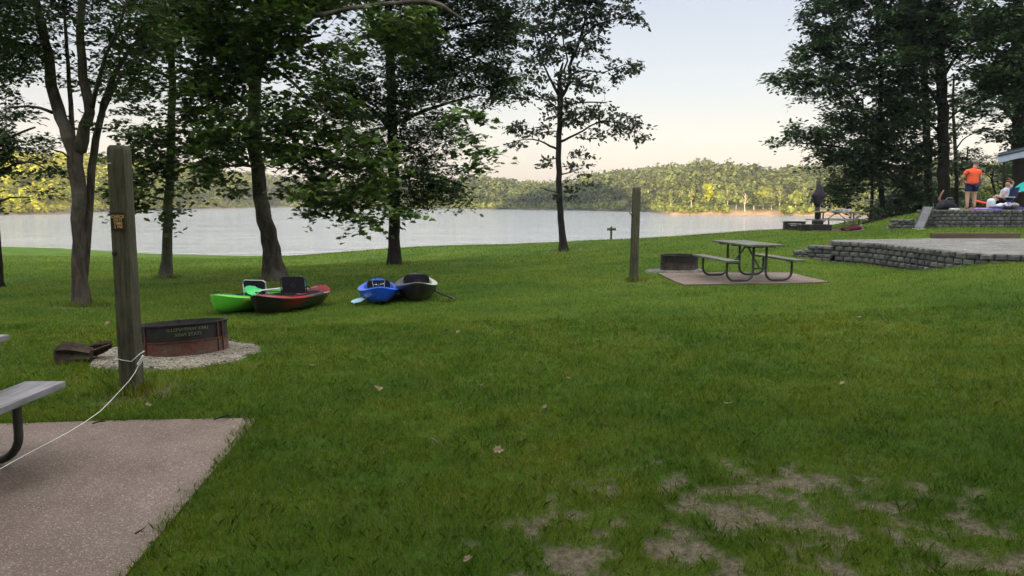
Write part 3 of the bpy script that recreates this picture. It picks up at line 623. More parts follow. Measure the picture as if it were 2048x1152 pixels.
tree('grove_tree', 'dark straight tree of the grove close left of the thickest trunk', 39,
     [[(1861, 428, 0, 20), (1858, 380, 0, 18), (1855, 300, 0, 17), (1851, 200, 0, 15), (1846, 100, 0, 13), (1840, 0, 0, 10), (1836, -120, 0, 5)],
      [(1855, 330, 0, 6), (1820, 300, -.4, 5), (1790, 290, -.6, 3)], [(1853, 240, 0, 7), (1810, 200, -.5, 5), (1780, 180, -.8, 3)], [(1856, 370, 0, 5), (1830, 350, -.5, 4), (1805, 345, -.8, 2)]],
     [(1800, 330, 60, 50, -.4, 1.5), (1790, 240, 60, 60, -.4, 1.5), (1820, 380, 46, 30, -.4, 1.2), (1800, 150, 60, 60, -.5, 1.3), (1840, 60, 60, 60, 0, 1.2), (1780, 400, 36, 20, -.4, 1), (1840, -50, 90, 60, 0, 1)],
     M['bark_dark'], M['leaf_r'], LEAF_OVAL, .24, .6, 46, 2.3, 33)
tree('grove_tree', 'thin bent trunk of the grove between thickest trunk and the man in orange', 41,
     [[(1912, 424, 0, 9), (1913, 380, 0, 8), (1912, 330, 0, 8), (1909, 270, 0, 7), (1906, 220, 0, 6), (1908, 150, 0, 4)], [(1911, 300, 0, 4), (1925, 280, 0, 3), (1940, 270, 0, 2)]],
     [(1912, 250, 26, 30, 0, .7), (1905, 340, 30, 40, .6, .9), (1910, 190, 30, 30, 0, .6)], M['bark_dark'], M['leaf_r'], LEAF_OVAL, .24, .5, 36, 1.6, 34)
tree('grove_tree', 'massive dark tree at the right edge behind the camp canopy', 33,
     [[(2046, 420, 0, 34), (2042, 350, 0, 30), (2040, 250, 0, 28), (2038, 150, 0, 26), (2036, 40, 0, 22), (2034, -100, 0, 15), (2034, -230, 0, 6)],
      [(2040, 260, 0, 10), (2010, 220, -.5, 7), (1975, 205, -1, 4)], [(2038, 170, 0, 11), (2000, 110, -.5, 8), (1960, 80, -1, 4)], [(2038, 190, 0, 9), (2080, 130, 0, 7), (2130, 90, 0, 4)], [(2036, 60, 0, 9), (1990, 10, -.5, 7), (1950, -30, -.8, 4)]],
     [(2000, 120, 50, 60, -.6, 1.4), (1975, 70, 46, 44, -.8, 1.2), (2000, 20, 80, 50, -.5, 1.3), (2010, 200, 46, 44, -.6, 1.4), (1970, 215, 30, 24, -1, 1.1), (2040, 150, 60, 70, -1, 1.4), (2080, 80, 90, 90, 0, 1.2), (2030, 265, 36, 26, -.6, 1.2), (2100, 220, 80, 80, 0, 1), (2040, -100, 130, 90, 0, 1.1), (1985, 262, 18, 12, -.8, .8)],
     M['bark_dark'], M['leaf_r'], LEAF_OVAL, .22, .55, 46, 2.2, 35)
tree('young_tree', 'young slender tree with a curved dark stem behind the seated person', 40,
     [[(1997, 412, 0, 6), (1990, 385, 0, 5), (1984, 362, 0, 4), (1986, 345, 0, 3), (1990, 325, 0, 2)], [(1985, 360, 0, 3), (1970, 345, 0, 2), (1958, 340, 0, 1.5)]],
     [(1975, 340, 26, 10, 0, 1.1), (1995, 332, 24, 14, 0, .9), (1950, 322, 20, 18, 0, .8), (2005, 355, 18, 10, 0, .8)], M['bark_dark'], M['leaf_r'], LEAF_OVAL, .2, .4, 30, 1.5, 36)
tree('young_tree', 'small thin tree leafing out just right of the man in the orange shirt head', 42,
     [[(1938, 420, 0, 6), (1936, 370, 0, 5), (1934, 320, 0, 4), (1936, 295, 0, 3)]],
     [(1938, 308, 26, 22, 0, 1.1), (1925, 335, 24, 24, 0, 1.1), (1920, 375, 24, 26, 0, 1.0)], M['bark_dark'], M['leaf_r'], LEAF_OVAL, .2, .4, 30, 1.6, 37)
# shrubs under the grove
def shrub(label, u, v, Y, ru, rv, m_, seed, dens=1.0, name='shrub'):
    b_ = P(u, v, Y); k = Y / FPX; 
    return tree(name, label, Y, [[(u, v + rv, 0, 4), (u + 3, v, 0, 3), (u - 4, v - rv * .6, 0, 2)], [(u, v + rv * .8, 0, 3), (u - ru * .5, v, 0, 2)], [(u, v + rv * .8, 0, 3), (u + ru * .5, v, 0, 2)]],
                [(u, v, ru, rv, 0, dens), (u - ru * .4, v + rv * .3, ru * .6, rv * .6, -.5, dens * .7), (u + ru * .4, v + rv * .3, ru * .6, rv * .6, .3, dens * .7)], M['bark_dark'], m_, LEAF_OVAL, .2, .45, 40, 2.0, seed, cat='shrub', foot=False, gap=.4)
shrub('dark shrub under the grove, just right of the far picnic table', 1770, 408, 42, 34, 28, M['leaf_r'], 41, 1.5)
shrub('wide dark shrub filling the middle of the grove floor', 1820, 398, 43, 40, 36, M['leaf_r'], 42, 1.6)
shrub('dark shrub behind the pair of thick grove trunks', 1875, 396, 44, 36, 30, M['leaf_r'], 43, 1.5)
shrub('low green shrub behind the legs of the man in orange', 1925, 400, 46, 26, 16, M['leaf_r'], 44, 1.4)
shrub('sunlit yellow green bush behind the seated person', 1970, 388, 50, 34, 22, M['leaf_y'], 45, 1.4, 'bush')
shrub('dark low bush in front of the sunlit bush, left of the seated person', 1965, 405, 44, 30, 10, M['leaf_r'], 46, 1.4, 'bush')
shrub('green shrub hanging behind the canopy pole at the right', 2022, 345, 44, 24, 44, M['leaf_r'], 47, 1.4)

# unseen leaf cloud added above the viewpoint, only to shade the near lawn
rg = np.random.default_rng(77); q = rg.normal(size=(25000, 3)); q /= np.linalg.norm(q, axis=1)[:, None]; q *= rg.random((25000, 1)) ** .62
q = q * np.array((14, 7.5, 2.0)) + np.array((2.5, -1.2, 8.0)); q = q[vnoise(q[:, 0] * .9 + 5, q[:, 1] * .9) > .42]
co, kk = leaves(q, rg.normal(size=q.shape), rg.uniform(.2, .42, len(q)), LEAF_OVAL, rg)
tag(link('added_shade_leaves', npmesh('added_shade_leaves', co, np.arange(len(q) * kk), np.arange(len(q)) * kk), M['leaf_a']), 'leafy boughs hanging over the viewpoint', 'foliage', kind='stuff')
# ------------------------------------------------------------------ object materials
def wood(name, c1, c2, sc=(1, 1, .08), scale=40, rough=.85, bd=.004):
    m, nt, b, o = mat(name); v = coords(nt, 'Object', sc); f = noise(nt, v, scale, 6, .7, .4); g2 = noise(nt, coords(nt, 'Object'), 3, 4)
    c = ramp(nt, f, [(.3, c1), (.7, c2)]); c = mixc(nt, 1.0, c, ramp(nt, g2, [(.3, (.7, .7, .7)), (.7, (1.2, 1.2, 1.2))]), 'MULTIPLY')
    nt.links.new(c, b.inputs['Base Color']); b.inputs['Roughness'].default_value = rough; b.inputs['Specular IOR Level'].default_value = .2
    bump(nt, b, f, .7, bd); return m
M['post_wood'] = wood('weathered_post', (.034, .033, .022), (.12, .112, .078))
M['plank_grey'] = wood('weathered_plank', (.15, .145, .15), (.32, .305, .32), (1, .06, 1), 45)
M['plank_green'] = wood('mossy_plank', (.075, .082, .065), (.18, .185, .15), (1, .06, 1), 45)
M['pipe'] = simple('dark_pipe', (.018, .018, .018), (.06, .05, .045), 12, .45, .1, .002, spec=.5)
M['pipe_green'] = simple('worn_green_pipe', (.03, .035, .028), (.09, .09, .075), 12, .5, .1, .002, spec=.5)
M['pipe_brown'] = simple('brown_pipe', (.12, .075, .05), (.2, .13, .09), 12, .6, .1, .002)
M['rust'] = simple('rusty_steel', (.06, .022, .012), (.26, .095, .045), 9, .9, .6, .006, detail=8)
M['soot'] = simple('sooty_steel', (.006, .006, .007), (.03, .026, .026), 7, .6, .3, .004)
M['ring_dark'] = simple('ring_dark', (.02, .017, .014), (.085, .06, .045), 9, .8, .5, .005)
M['letters'] = simple('letter_paint', (.10, .11, .065), (.17, .18, .11), 20, .8, 0)
M['sign_brown'] = simple('sign_brown', (.028, .012, .006), (.05, .024, .012), 12, .6, 0)
M['sign_letters'] = simple('sign_letters', (.62, .42, .16), (.72, .5, .22), 12, .7, 0)
M['rope'] = simple('white_cord', (.55, .55, .52), (.75, .75, .7), 120, .8, .5, .002)
M['black_plastic'] = simple('black_plastic', (.008, .008, .009), (.018, .018, .02), 20, .5, .1, .002, spec=.4)
M['black_fabric'] = simple('black_fabric', (.006, .007, .010), (.014, .016, .024), 40, .85, .3, .002)
M['metal'] = simple('grey_metal', (.45, .45, .46), (.6, .6, .6), 20, .35, 0, metal=.8)
M['white'] = simple('white_paint', (.6, .62, .66), (.75, .77, .8), 10, .5, 0)
M['skin'] = simple('skin', (.42, .24, .17), (.52, .32, .23), 20, .6, .1, .002)
M['log'] = barkmat('old_log', (.012, .009, .007), (.06, .042, .032), (.10, .075, .06), 6, .4, .03)
# concrete with exposed pebbles
m, nt, b, o = mat('pebbled_concrete')
v = coords(nt, 'Object'); stn = noise(nt, v, .9, 6, .7, .5); vo = N(nt, 'ShaderNodeTexVoronoi'); vo.inputs['Scale'].default_value = 165; nt.links.new(v, vo.inputs['Vector'])
hs = N(nt, 'ShaderNodeSeparateColor'); nt.links.new(vo.outputs['Color'], hs.inputs[0])
peb = ramp(nt, hs.outputs[0], [(0, (.125, .09, .072)), (.5, (.16, .117, .097)), (.9, (.19, .146, .122)), (.98, (.34, .30, .26))])
big = noise(nt, v, 1.3, 5); fine = noise(nt, v, 130, 3)
c = mixc(nt, 1.0, peb, ramp(nt, big, [(.3, (.72, .68, .62)), (.65, (1.15, 1.15, 1.18))]), 'MULTIPLY')
c = mixc(nt, 1.0, c, ramp(nt, fine, [(.3, (.6, .6, .6)), (.7, (1.25, 1.25, 1.25))]), 'MULTIPLY')
c = mixc(nt, 1.0, c, ramp(nt, stn, [(.32, (.62, .55, .47)), (.46, (.95, .92, .88)), (.6, (1.02, 1.02, 1.02))]), 'MULTIPLY')
nt.links.new(c, b.inputs['Base Color']); b.inputs['Roughness'].default_value = .85
bump(nt, b, vo.outputs['Distance'], .5, .006); M['concrete'] = m
def gravelmat(name, c1, c2, c3, sc=55):
    m, nt, b, o = mat(name); v = coords(nt, 'Object'); vo = N(nt, 'ShaderNodeTexVoronoi'); vo.inputs['Scale'].default_value = sc; nt.links.new(v, vo.inputs['Vector'])
    hs = N(nt, 'ShaderNodeSeparateColor'); nt.links.new(vo.outputs['Color'], hs.inputs[0])
    c = ramp(nt, hs.outputs[0], [(0, c1), (.6, c2), (1, c3)]); big = noise(nt, v, 1.6, 5)
    c = mixc(nt, 1.0, c, ramp(nt, big, [(.3, (.65, .63, .6)), (.65, (1.2, 1.2, 1.2))]), 'MULTIPLY')
    nt.links.new(c, b.inputs['Base Color']); b.inputs['Roughness'].default_value = .95; bump(nt, b, vo.outputs['Distance'], .9, .02); return m
M['gravel'] = gravelmat('gravel', (.09, .078, .055), (.19, .168, .125), (.34, .31, .25))
M['gravel2'] = gravelmat('terrace_gravel', (.08, .075, .07), (.16, .152, .14), (.25, .24, .22), 30)
# ------------------------------------------------------------------ paved areas
EXCL = []
def slab(name, corners, mt, lift=.012, zfix=None, n=26, thick=.12, round_=False):
    """sheet following the ground a little above it"""
    cs = [Vector(c) for c in corners]; EXCL.append([(c.x, c.y) for c in cs])
    vs = []; fs = []
    if len(cs) == 4:
        for i in range(n + 1):
            for j in range(n + 1):
                a = cs[0].lerp(cs[1], i / n); b2 = cs[3].lerp(cs[2], i / n); p = a.lerp(b2, j / n)
                z = zfix if zfix is not None else gz1(p.x, p.y) + lift
                vs.append((p.x, p.y, z))
        for i in range(n):
            for j in range(n):
                k = i * (n + 1) + j; fs.append((k, k + n + 1, k + n + 2, k + 1))
        rim = [i * (n + 1) for i in range(n + 1)] + [n * (n + 1) + j for j in range(1, n + 1)] + [i * (n + 1) + n for i in range(n - 1, -1, -1)] + [j for j in range(n - 1, 0, -1)]
        b0 = len(vs); vs += [(vs[k][0], vs[k][1], vs[k][2] - thick) for k in rim]
        for q in range(len(rim)):
            r2 = (q + 1) % len(rim); fs.append((rim[q], rim[r2], b0 + r2, b0 + q))
    me = bpy.data.meshes.new(name); me.from_pydata(vs, [], fs); me.update()
    bm = bmesh.new(); bm.from_mesh(me); bmesh.ops.recalc_face_normals(bm, faces=bm.faces[:]); bm.to_mesh(me); bm.free()
    return tag(link(name, me, mt), kind='structure')
A_ = P(515, 838, 5.46); B_ = P(0, 850, 5.33); C_ = P(262, 1152, 3.19)
bz = (B_ - A_) * 2.2; cz = (C_ - A_) * 2.2
slab('concrete_pad', [A_, A_ + bz, A_ + bz + cz, A_ + cz], M['concrete'], .011, n=30)
slab('picnic_pad', [P(1317, 549, 17.0), P(1581, 548, 17.1), P(1657, 567, 14.95), P(1368, 572, 14.8)], M['concrete'], .03)
slab('far_picnic_pad', [P(1612, 458, 31.8), P(1722, 458.5, 32.0), P(1730, 463, 29.6), P(1625, 463, 29.4)], M['concrete'], .03)
def disc(name, c, r, mt, lift=.02, seed=0, sq=1.0, wob=.08):
    rg = np.random.default_rng(seed); vs = []; fs = []; n = 56; rings = 14; poly = []
    ph = rg.random(4) * 6
    for i in range(rings + 1):
        for k in range(n):
            a = 2 * math.pi * k / n; w_ = 1 + wob * (math.sin(2 * a + ph[0]) * .5 + math.sin(5 * a + ph[1]) * .4 + math.sin(11 * a + ph[2]) * .25)
            q = r * w_ * i / rings; x = c.x + q * math.cos(a); y = c.y + q * math.sin(a) * sq
            e_ = 1 if i < rings else -1.5
            vs.append((x, y, gz1(x, y) + lift * e_ + rg.uniform(0, .008)))
            if i == rings: poly.append((x, y))
    for i in range(rings):
        for k in range(n):
            fs.append((i * n + k, i * n + (k + 1) % n, (i + 1) * n + (k + 1) % n, (i + 1) * n + k))
    mb = MB(); mb.add(vs, fs)
    for _ in range(260):   # loose stones
        a = rg.random() * 6.28; q = r * math.sqrt(rg.random()) * 1.03; x = c.x + q * math.cos(a); y = c.y + q * math.sin(a) * sq; s_ = rg.uniform(.004, .012)
        mb.box((x, y, gz1(x, y) + lift + s_ * .3), (s_ * 2, s_ * 1.6, s_ * 1.2), R=Matrix.Rotation(rg.random() * 6, 4, rg.normal(size=3)))
    EXCL.append(poly)
    me = bpy.data.meshes.new(name); me.from_pydata(mb.v, [], mb.f); me.update()
    return tag(link(name, me, mt), kind='structure')
RC = P(368, 705, 8.0); RC.z = gz1(RC.x, RC.y)
disc('gravel_patch', P(352, 710, 7.86), .9, M['gravel'], .02, 1)
R2 = P(1357, 540, 17.9); R2.z = gz1(R2.x, R2.y)
disc('gravel_patch', P(1346, 541, 17.8), .68, M['gravel2'], .03, 2, .9)
# ------------------------------------------------------------------ text helper
def text_mesh(body, size, depth, align='CENTER', space=1.0):
    c = bpy.data.curves.new('txt', 'FONT'); c.body = body; c.size = size; c.extrude = depth / 2; c.align_x = align; c.align_y = 'CENTER'; c.space_line = space; c.resolution_u = 2; c.offset = size * .012
    o = bpy.data.objects.new('txt', c); COL.objects.link(o)
    dg = bpy.context.evaluated_depsgraph_get(); me = bpy.data.meshes.new_from_object(o.evaluated_get(dg))
    bpy.data.objects.remove(o); bpy.data.curves.remove(c); me.materials.clear(); return me
# ------------------------------------------------------------------ posts
def lantern_post(label, base, top, s, rz, kind='square', mt=None):
    H = top - base.z; e = empty('wooden_post', base, rz, label, 'post')
    mb = MB(); lv = [(-.25, 1.02), (0, 1.02), (.1, 1.0), (H * .3, 1.0), (H * .6, .985), (H * .85, .97), (H - .05, .955), (H - .02, .90), (H, .72)]
    n = 24; vs = []; fs = []
    for i, (z, k) in enumerate(lv):
        for q in range(n):
            a = 2 * math.pi * q / n + math.pi / 4
            if kind == 'square':
                c_, s_ = math.cos(a), math.sin(a); r = s / 2 / max(abs(c_), abs(s_)); r = min(r, s / 2 * 1.30)
            else: r = s / 2
            r *= k * (1 + .012 * math.sin(q * 2.3 + z * 3)); vs.append((r * math.cos(a), r * math.sin(a), z))
    for i in range(len(lv) - 1):
        for q in range(n): fs.append((i * n + q, i * n + (q + 1) % n, (i + 1) * n + (q + 1) % n, (i + 1) * n + q))
    fs.append(tuple((len(lv) - 1) * n + q for q in range(n))); mb.add(vs, fs)
    mb.build('shaft', mt or M['post_wood'], e, smooth=True, angle=35)
    return e
pb = P(265, 786, 6.2); pb.z = gz1(pb.x, pb.y)
pt = P(247, 291, 6.2).z
RZP = math.radians(0)
post1 = lantern_post('thick square wooden post bearing the small brown check out time sign', pb, pt, .15, RZP)
post1.rotation_euler = (0, math.radians(.3), RZP)
s_ = .15
# sign on the face towards the camera, a little left of its middle
sz = 1.6 + (400 - 443) / 1500 * 6.1 - pb.z
mb = MB(); mb.box((.0, -s_ / 2 - .002, sz), (.114, .006, .15), bev=.003); sg = mb.build('sign', M['sign_brown'], post1)
tm = text_mesh('CHECK\nOUT\nTIME\n2 PM', .0335, .002, space=.84); tm.transform(T4(-.0, -s_ / 2 - .0065, sz + .055 - .0) @ RX(math.pi / 2))
lo_ = min(v.co.z for v in tm.vertices); hi_ = max(v.co.z for v in tm.vertices); tm.transform(T4(0, 0, sz - (lo_ + hi_) / 2))
link('lettering', tm, M['sign_letters'], sg)
zn = 1.6 + (400 - 329) / 1500 * 6.1 - pb.z
mb = MB(); mb.tube([(-.065, -s_ / 2 + .01, zn), (-.063, -s_ / 2 - .03, zn + .002), (-.015, -s_ / 2 - .035, zn + .004)], .0035, 6); mb.build('nail', M['metal'], post1, smooth=True)
mb = MB(); mb.lathe([(.0, .004), (.014, .003), (.022, -.001), (.026, -.004)], 14, T4(-.045, -s_ / 2, sz - .26) @ RX(math.pi / 2)); mb.build('knot', M['soot'], post1, smooth=True)
mb = MB(); hx = s_ / 2 * .93
mb.tube([(.0, -.02, 0), (.05, .0, .012), (.10, .03, .02), (.12, .04, .05)], .006, 6, T4(.07, -.06, 2.04 - .45) ) if False else None
# cord
cz_ = 1.6 - 328 / 1500 * 6.1; q_ = s_ / 2 + .006
loop = [pb + RZ(RZP).to_3x3() @ Vector(p) for p in [(-q_, -q_, cz_ - pb.z + .03), (-q_ * .3, -q_ - .002, cz_ - pb.z + .012), (q_ * .6, -q_, cz_ - pb.z), (q_, -q_, cz_ - pb.z + .03), (q_ + .002, 0, cz_ - pb.z + .05), (q_, q_, cz_ - pb.z + .055), (0, q_, cz_ - pb.z + .06), (-q_, q_, cz_ - pb.z + .05), (-q_ - .002, 0, cz_ - pb.z + .04)]]
mb = MB(); mb.tube(loop, .0032, 6, closed=True)
kn = P(278, 729, 6.08)
pts = [P(288, 718, 6.1), P(283, 724, 6.09), kn, P(270, 745, 6.0), P(258, 762, 5.93), P(244, 777, 5.85), P(222, 801, 5.7), P(200, 823, 5.4), P(170, 844, 5.1), P(139, 863, 4.85), P(100, 884, 4.62), P(65, 902, 4.42), P(30, 921, 4.2), P(0, 938, 4.0), P(-60, 968, 3.7), P(-140, 1000, 3.4)]
mb.tube(pts, .0026, 6)
for k in range(7):
    p = P(288, 712, 6.1).lerp(kn, k / 6); mb.tube([p + Vector((-.012, -.004, .006)), p + Vector((0, -.012, 0)), p + Vector((.012, -.004, -.006))], .0045, 6)
cord = mb.build('cord', M['rope'], None, smooth=True); tag(cord, 'thin white cord tied round the sign post and running down to lower left', 'cord')
# post 2
p2 = P(1267, 565, 16); p2.z = gz1(p2.x, p2.y); t2 = P(1270, 374, 16).z
post2 = lantern_post('round weathered post with a hook, standing alone left of the near picnic table', p2, t2, .185, 0, 'round')
post2.rotation_euler = (0, math.radians(.8), 0)
H2 = t2 - p2.z
mb = MB(); mb.tube([(.06, -.03, H2 - .13), (.13, -.03, H2 - .145), (.22, -.03, H2 - .15), (.27, -.03, H2 - .13), (.285, -.03, H2 - .09)], .008, 6); mb.build('hook', M['pipe'], post2, smooth=True)
mb = MB(); mb.tube([(-.07, -.05, H2 - .60), (-.12, -.06, H2 - .57), (-.15, -.06, H2 - .52)], [.016, .012, .008], 6); mb.build('branch_stub', M['post_wood'], post2, smooth=True)
# post 3 with a bag hung on it
p3 = P(1633, 457, 31.5); p3.z = gz1(p3.x, p3.y); t3 = P(1633, 361, 31.5).z
post3 = lantern_post('distant wooden post with a dark bag hung on it, behind the far picnic table', p3, t3, .2, .3, 'round')
mb = MB(); H3 = t3 - p3.z
rings = []
prof = [(0, .05, .06), (.1, .10, .09), (.25, .15, .12), (.42, .23, .16), (.55, .30, .17), (.65, .22, .16), (.8, .17, .14), (.92, .13, .08)]
vs = []; fs = []
for i, (dz, rx, ry) in enumerate(prof):
    for k in range(18):
        a = 2 * math.pi * k / 18; w_ = 1 + .10 * math.sin(4 * a + dz * 3); vs.append((rx * w_ * math.cos(a) + .03 * math.sin(dz * 5), ry * w_ * math.sin(a) - .05, H3 - .12 - dz + .06 * math.sin(a * 2 + 1) * dz))
for i in range(len(prof) - 1):
    for k in range(18): fs.append((i * 18 + k, i * 18 + (k + 1) % 18, (i + 1) * 18 + (k + 1) % 18, (i + 1) * 18 + k))
fs.append(tuple(range(18))); fs.append(tuple((len(prof) - 1) * 18 + k for k in range(18)))
mb.add(vs, fs); bag = mb.build('hanging_bag', simple('dark_nylon', (.010, .008, .014), (.03, .022, .035), 8, .5, .4, .02), None, smooth=True, loc=p3)
tag(bag, 'dark crumpled bag hanging from the top of the distant post', 'bag')
# lake marker
ls = on(1223, 41.5); e = empty('marker_sign', ls, .1, 'small dark wooden marker with a crossboard at the edge of the water', 'sign')
kk = 41.5 / 1500
mb = MB(); mb.box((0, 0, (488 - 456) * kk / 2 - .1), (.10, .10, (488 - 456) * kk + .2), bev=.012); mb.build('post', M['post_wood'], e)
mb = MB(); mb.box((0, -.07, (488 - 461.5) * kk), (.50, .04, .13), bev=.008); mb.build('crossboard', M['post_wood'], e)
# ------------------------------------------------------------------ fire rings
m, nt, b, o = mat('ring_rusted'); v = coords(nt, 'Object'); f = noise(nt, v, 7, 8, .7); f2 = noise(nt, v, 40, 5)
cc = ramp(nt, f, [(.3, (.035, .014, .010)), (.5, (.11, .038, .022)), (.62, (.075, .055, .048)), (.75, (.28, .10, .035))])
cc = mixc(nt, 1.0, cc, ramp(nt, f2, [(.3, (.6, .6, .6)), (.7, (1.3, 1.2, 1.1))]), 'MULTIPLY')
nt.links.new(cc, b.inputs['Base Color']); b.inputs['Roughness'].default_value = .85; bump(nt, b, f2, .6, .006); M['ring_rusted'] = m
def fire_ring(label, c, r, h, rz, tilt, texts, rustm, bracks=(), split=.5, textsize=.048):
    e = empty('fire_ring', c, rz, label, 'fire ring', ry=tilt[0], rx=tilt[1])
    t = .008; n = 72; zs = h * split
    mb = MB(); mb.lathe([(r - t, 0), (r + .004, 0), (r + .006, .012), (r + .003, .02), (r + .004, zs - .012), (r + .010, zs - .006), (r + .010, zs + .004), (r - t, zs + .004), (r - t, 0)], n)
    mb.build('lower_wall', rustm, e, smooth=True, angle=35)
    mb = MB(); mb.lathe([(r - t, zs + .005), (r, zs + .005), (r, h - .022), (r + .012, h - .018), (r + .014, h), (r - t, h), (r - t, zs + .005)], n)
    band = mb.build('upper_band', M['soot'], e, smooth=True, angle=35)
    mb = MB(); mb.lathe([(r - t - .002, .01), (r - t - .002, h - .002)], n); mb.build('inner_face', simple('inner_steel', (.02, .018, .02), (.07, .06, .065), 8, .55, .3), e, smooth=True)
    for a in bracks:
        mb = MB(); mb.box((0, 0, h * .52), (.016, .014, h * .94), RZ(a) @ T4(r + .010, 0, 0), bev=.004); mb.build('bracket', rustm, e)
    mb = MB(); mb.lathe([(.001, .05), (r * .5, .045), (r * .9, .03), (r - t - .004, .02)], 32); mb.build('ash_bed', simple('ash', (.05, .05, .05), (.16, .15, .15), 20, 1, .6, .02), e, smooth=True)
    for body, z, a0, sgn, mt in texts:      # sgn -1: the cut lettering faces inward and reads mirrored from outside
        tm = text_mesh(body, textsize, .003)
        for v in tm.vertices:
            x, y, zz = v.co; a = a0 + sgn * x / r; rr_ = r + .002 + zz; v.co = Vector((rr_ * math.cos(a), rr_ * math.sin(a), z + y))
        link('lettering', tm, mt, band)
    return e
D = math.radians
fire_ring('large rusty steel fire ring beside the sign post, mirrored lettering on its dark upper band', Vector((RC.x, RC.y, -.045)), .455, .335, 0, (D(-3.3), D(-4.2)),
          [('LAKE WAPPAPELLO', .283, D(-59), -1, M['letters']), ('STATE PARK', .228, D(-59), -1, M['letters'])], M['ring_rusted'], (D(-18), D(-8), D(-116), D(-128)), .47)
fire_ring('dark steel fire ring on gravel behind the near picnic table', R2 + Vector((0, 0, .02)), .43, .36, 0, (0, 0), [], M['ring_dark'], (D(-100), D(-150), D(-20)), .5)
r3 = P(1588, 459, 30.6); r3.z = gz1(r3.x, r3.y)
fire_ring('far fire ring with pale lettering on its side at the brow of the grass', r3 + Vector((0, 0, -.05)), .43, .38, 0, (0, 0), [('LAKE WAPPAPELLO', .30, D(-108), -1, M['white']), ('STATE PARK', .235, D(-108), -1, M['white'])], M['ring_dark'], (), .3, .06)
# ------------------------------------------------------------------ picnic tables
def picnic_table(label, c, rz, plank, pipe, slope=(0, 0), bx=.70):
    e = empty('picnic_table', c, rz, label, 'picnic table', rx=slope[0], ry=slope[1])
    L = 1.85
    mb = MB()
    for k in range(5): mb.box((-.30 + .15 * k, .004 * math.sin(k * 2), .745 + .001 * (k % 2)), (.142, L - .01 * (k % 3), .038), bev=.006)
    mb.build('tabletop', plank, e)
    for y in (-.62, 0, .62): mb = MB(); mb.box((0, y, .708), (.66, .06, .034), bev=.004); mb.build('batten', plank, e)
    for s in (-1, 1):
        mb = MB(); mb.box((s * bx, 0, .435), (.26, L, .042), bev=.007); mb.build('bench_seat', plank, e)
    for y in (-.62, .62):
        for s in (-1, 1):
            pts = [(s * bx, y, .41), (s * bx, y, .2)]
            for a in range(0, 91, 15):
                an = math.radians(a); pts.append((s * (bx - .16 * (1 - math.cos(an))), y, .19 - .16 * math.sin(an)))
            pts += [(s * .45, y, .03)]
            for a in range(0, 91, 15):
                an = math.radians(a); pts.append((s * (.30 - .16 * math.sin(an)), y, .03 + .16 * (1 - math.cos(an))))
            pts += [(s * .14, y, .4), (s * .14, y, .69)]
            mb = MB(); mb.tube(pts, .026, 10); mb.build('leg', pipe, e, smooth=True, angle=50)
            mb = MB(); mb.box((s * bx, y, .407), (.22, .05, .012)); mb.build('bracket', pipe, e)
        mb = MB(); mb.tube([(-.14, y, .27), (.14, y, .27)], .018, 8); mb.build('crossbar', pipe, e, smooth=True)
        mb = MB(); mb.tube([(0, y, .28), (0, y * .5, .49), (0, y * .08, .69)], .017, 8); mb.build('brace', pipe, e, smooth=True)
    return e
t2c = P(1490, 558, 15.85); t2c.z = gz1(t2c.x, t2c.y) + .035
picnic_table('weathered green grey picnic table on the concrete pad in mid picture', Vector((4.96, 15.85, t2c.z)), math.radians(8), M['plank_green'], M['pipe_green'])
t1z = gz1(-3.6, 4.2) + .02
picnic_table('grey plank picnic table cut by the left edge, only a bench end in frame', Vector((-3.60, 3.84, t1z)), math.radians(.8), M['plank_grey'], M['pipe'], bx=.58)
t3c = P(1672, 461, 30.8); t3c.z = gz1(t3c.x, t3c.y) + .03
picnic_table('farthest picnic table with brown frame, at the lakeside brow before the grove', t3c, math.radians(44), M['plank_grey'], M['pipe_brown'])
# items at the far table
b3 = P(1684, 424, 30.6)
mb = MB()
for k in range(5): mb.box((.16 * (k - 2) + .03 * math.sin(k), .05 * math.cos(k * 2), .04 + .02 * (k % 2)), (.13, .12, .08 + .04 * (k % 3)), bev=.03, R=RZ(k))
tag(mb.build('bundle', simple('pale_cloth', (.2, .2, .22), (.5, .5, .52), 6, .8, .3, .01), None, loc=Vector((b3.x, b3.y, t3c.z + .766)), smooth=True), 'small heap of pale cloths on the far picnic table', 'bundle')
q = P(1628, 459, 29.9); q.z = gz1(q.x, q.y)
mb = MB(); mb.box((0, 0, .13), (1.22, .5, .26), bev=.03)
for x in (-.4, -.13, .13, .4): mb.box((x, -.252, .13), (.03, .02, .22), bev=.004)
tag(mb.build('low_box', M['soot'], None, loc=q, rot=(0, 0, .06)), 'long low dark box between the far fire ring and the far table', 'box')
mb = MB(); mb.box((0, 0, .08), (.34, .3, .16), bev=.03); mb.tube([(-.1, 0, .16), (-.08, 0, .2), (.08, 0, .2), (.1, 0, .16)], .012, 6)
tag(mb.build('small_case', M['black_plastic'], None, loc=q + Vector((.12, 0, .262))), 'small dark case sitting on the long low box', 'case')
q = P(1703, 459.5, 30.3); q.z = gz1(q.x, q.y)
mb = MB(); vs = []; fs = []
for i, (x, w_, h_) in enumerate([(-.45, .02, .05), (-.38, .14, .14), (-.2, .2, .2), (0, .22, .22), (.2, .2, .21), (.36, .14, .16), (.42, .03, .08)]):
    for k in range(14):
        a = 2 * math.pi * k / 14; vs.append((x, w_ * math.cos(a), .1 + h_ * .5 * math.sin(a) + .04 * math.sin(x * 7)))
for i in range(6):
    for k in range(14): fs.append((i * 14 + k, i * 14 + (k + 1) % 14, (i + 1) * 14 + (k + 1) % 14, (i + 1) * 14 + k))
fs.append(tuple(range(14))); fs.append(tuple(84 + k for k in range(14))); mb.add(vs, fs)
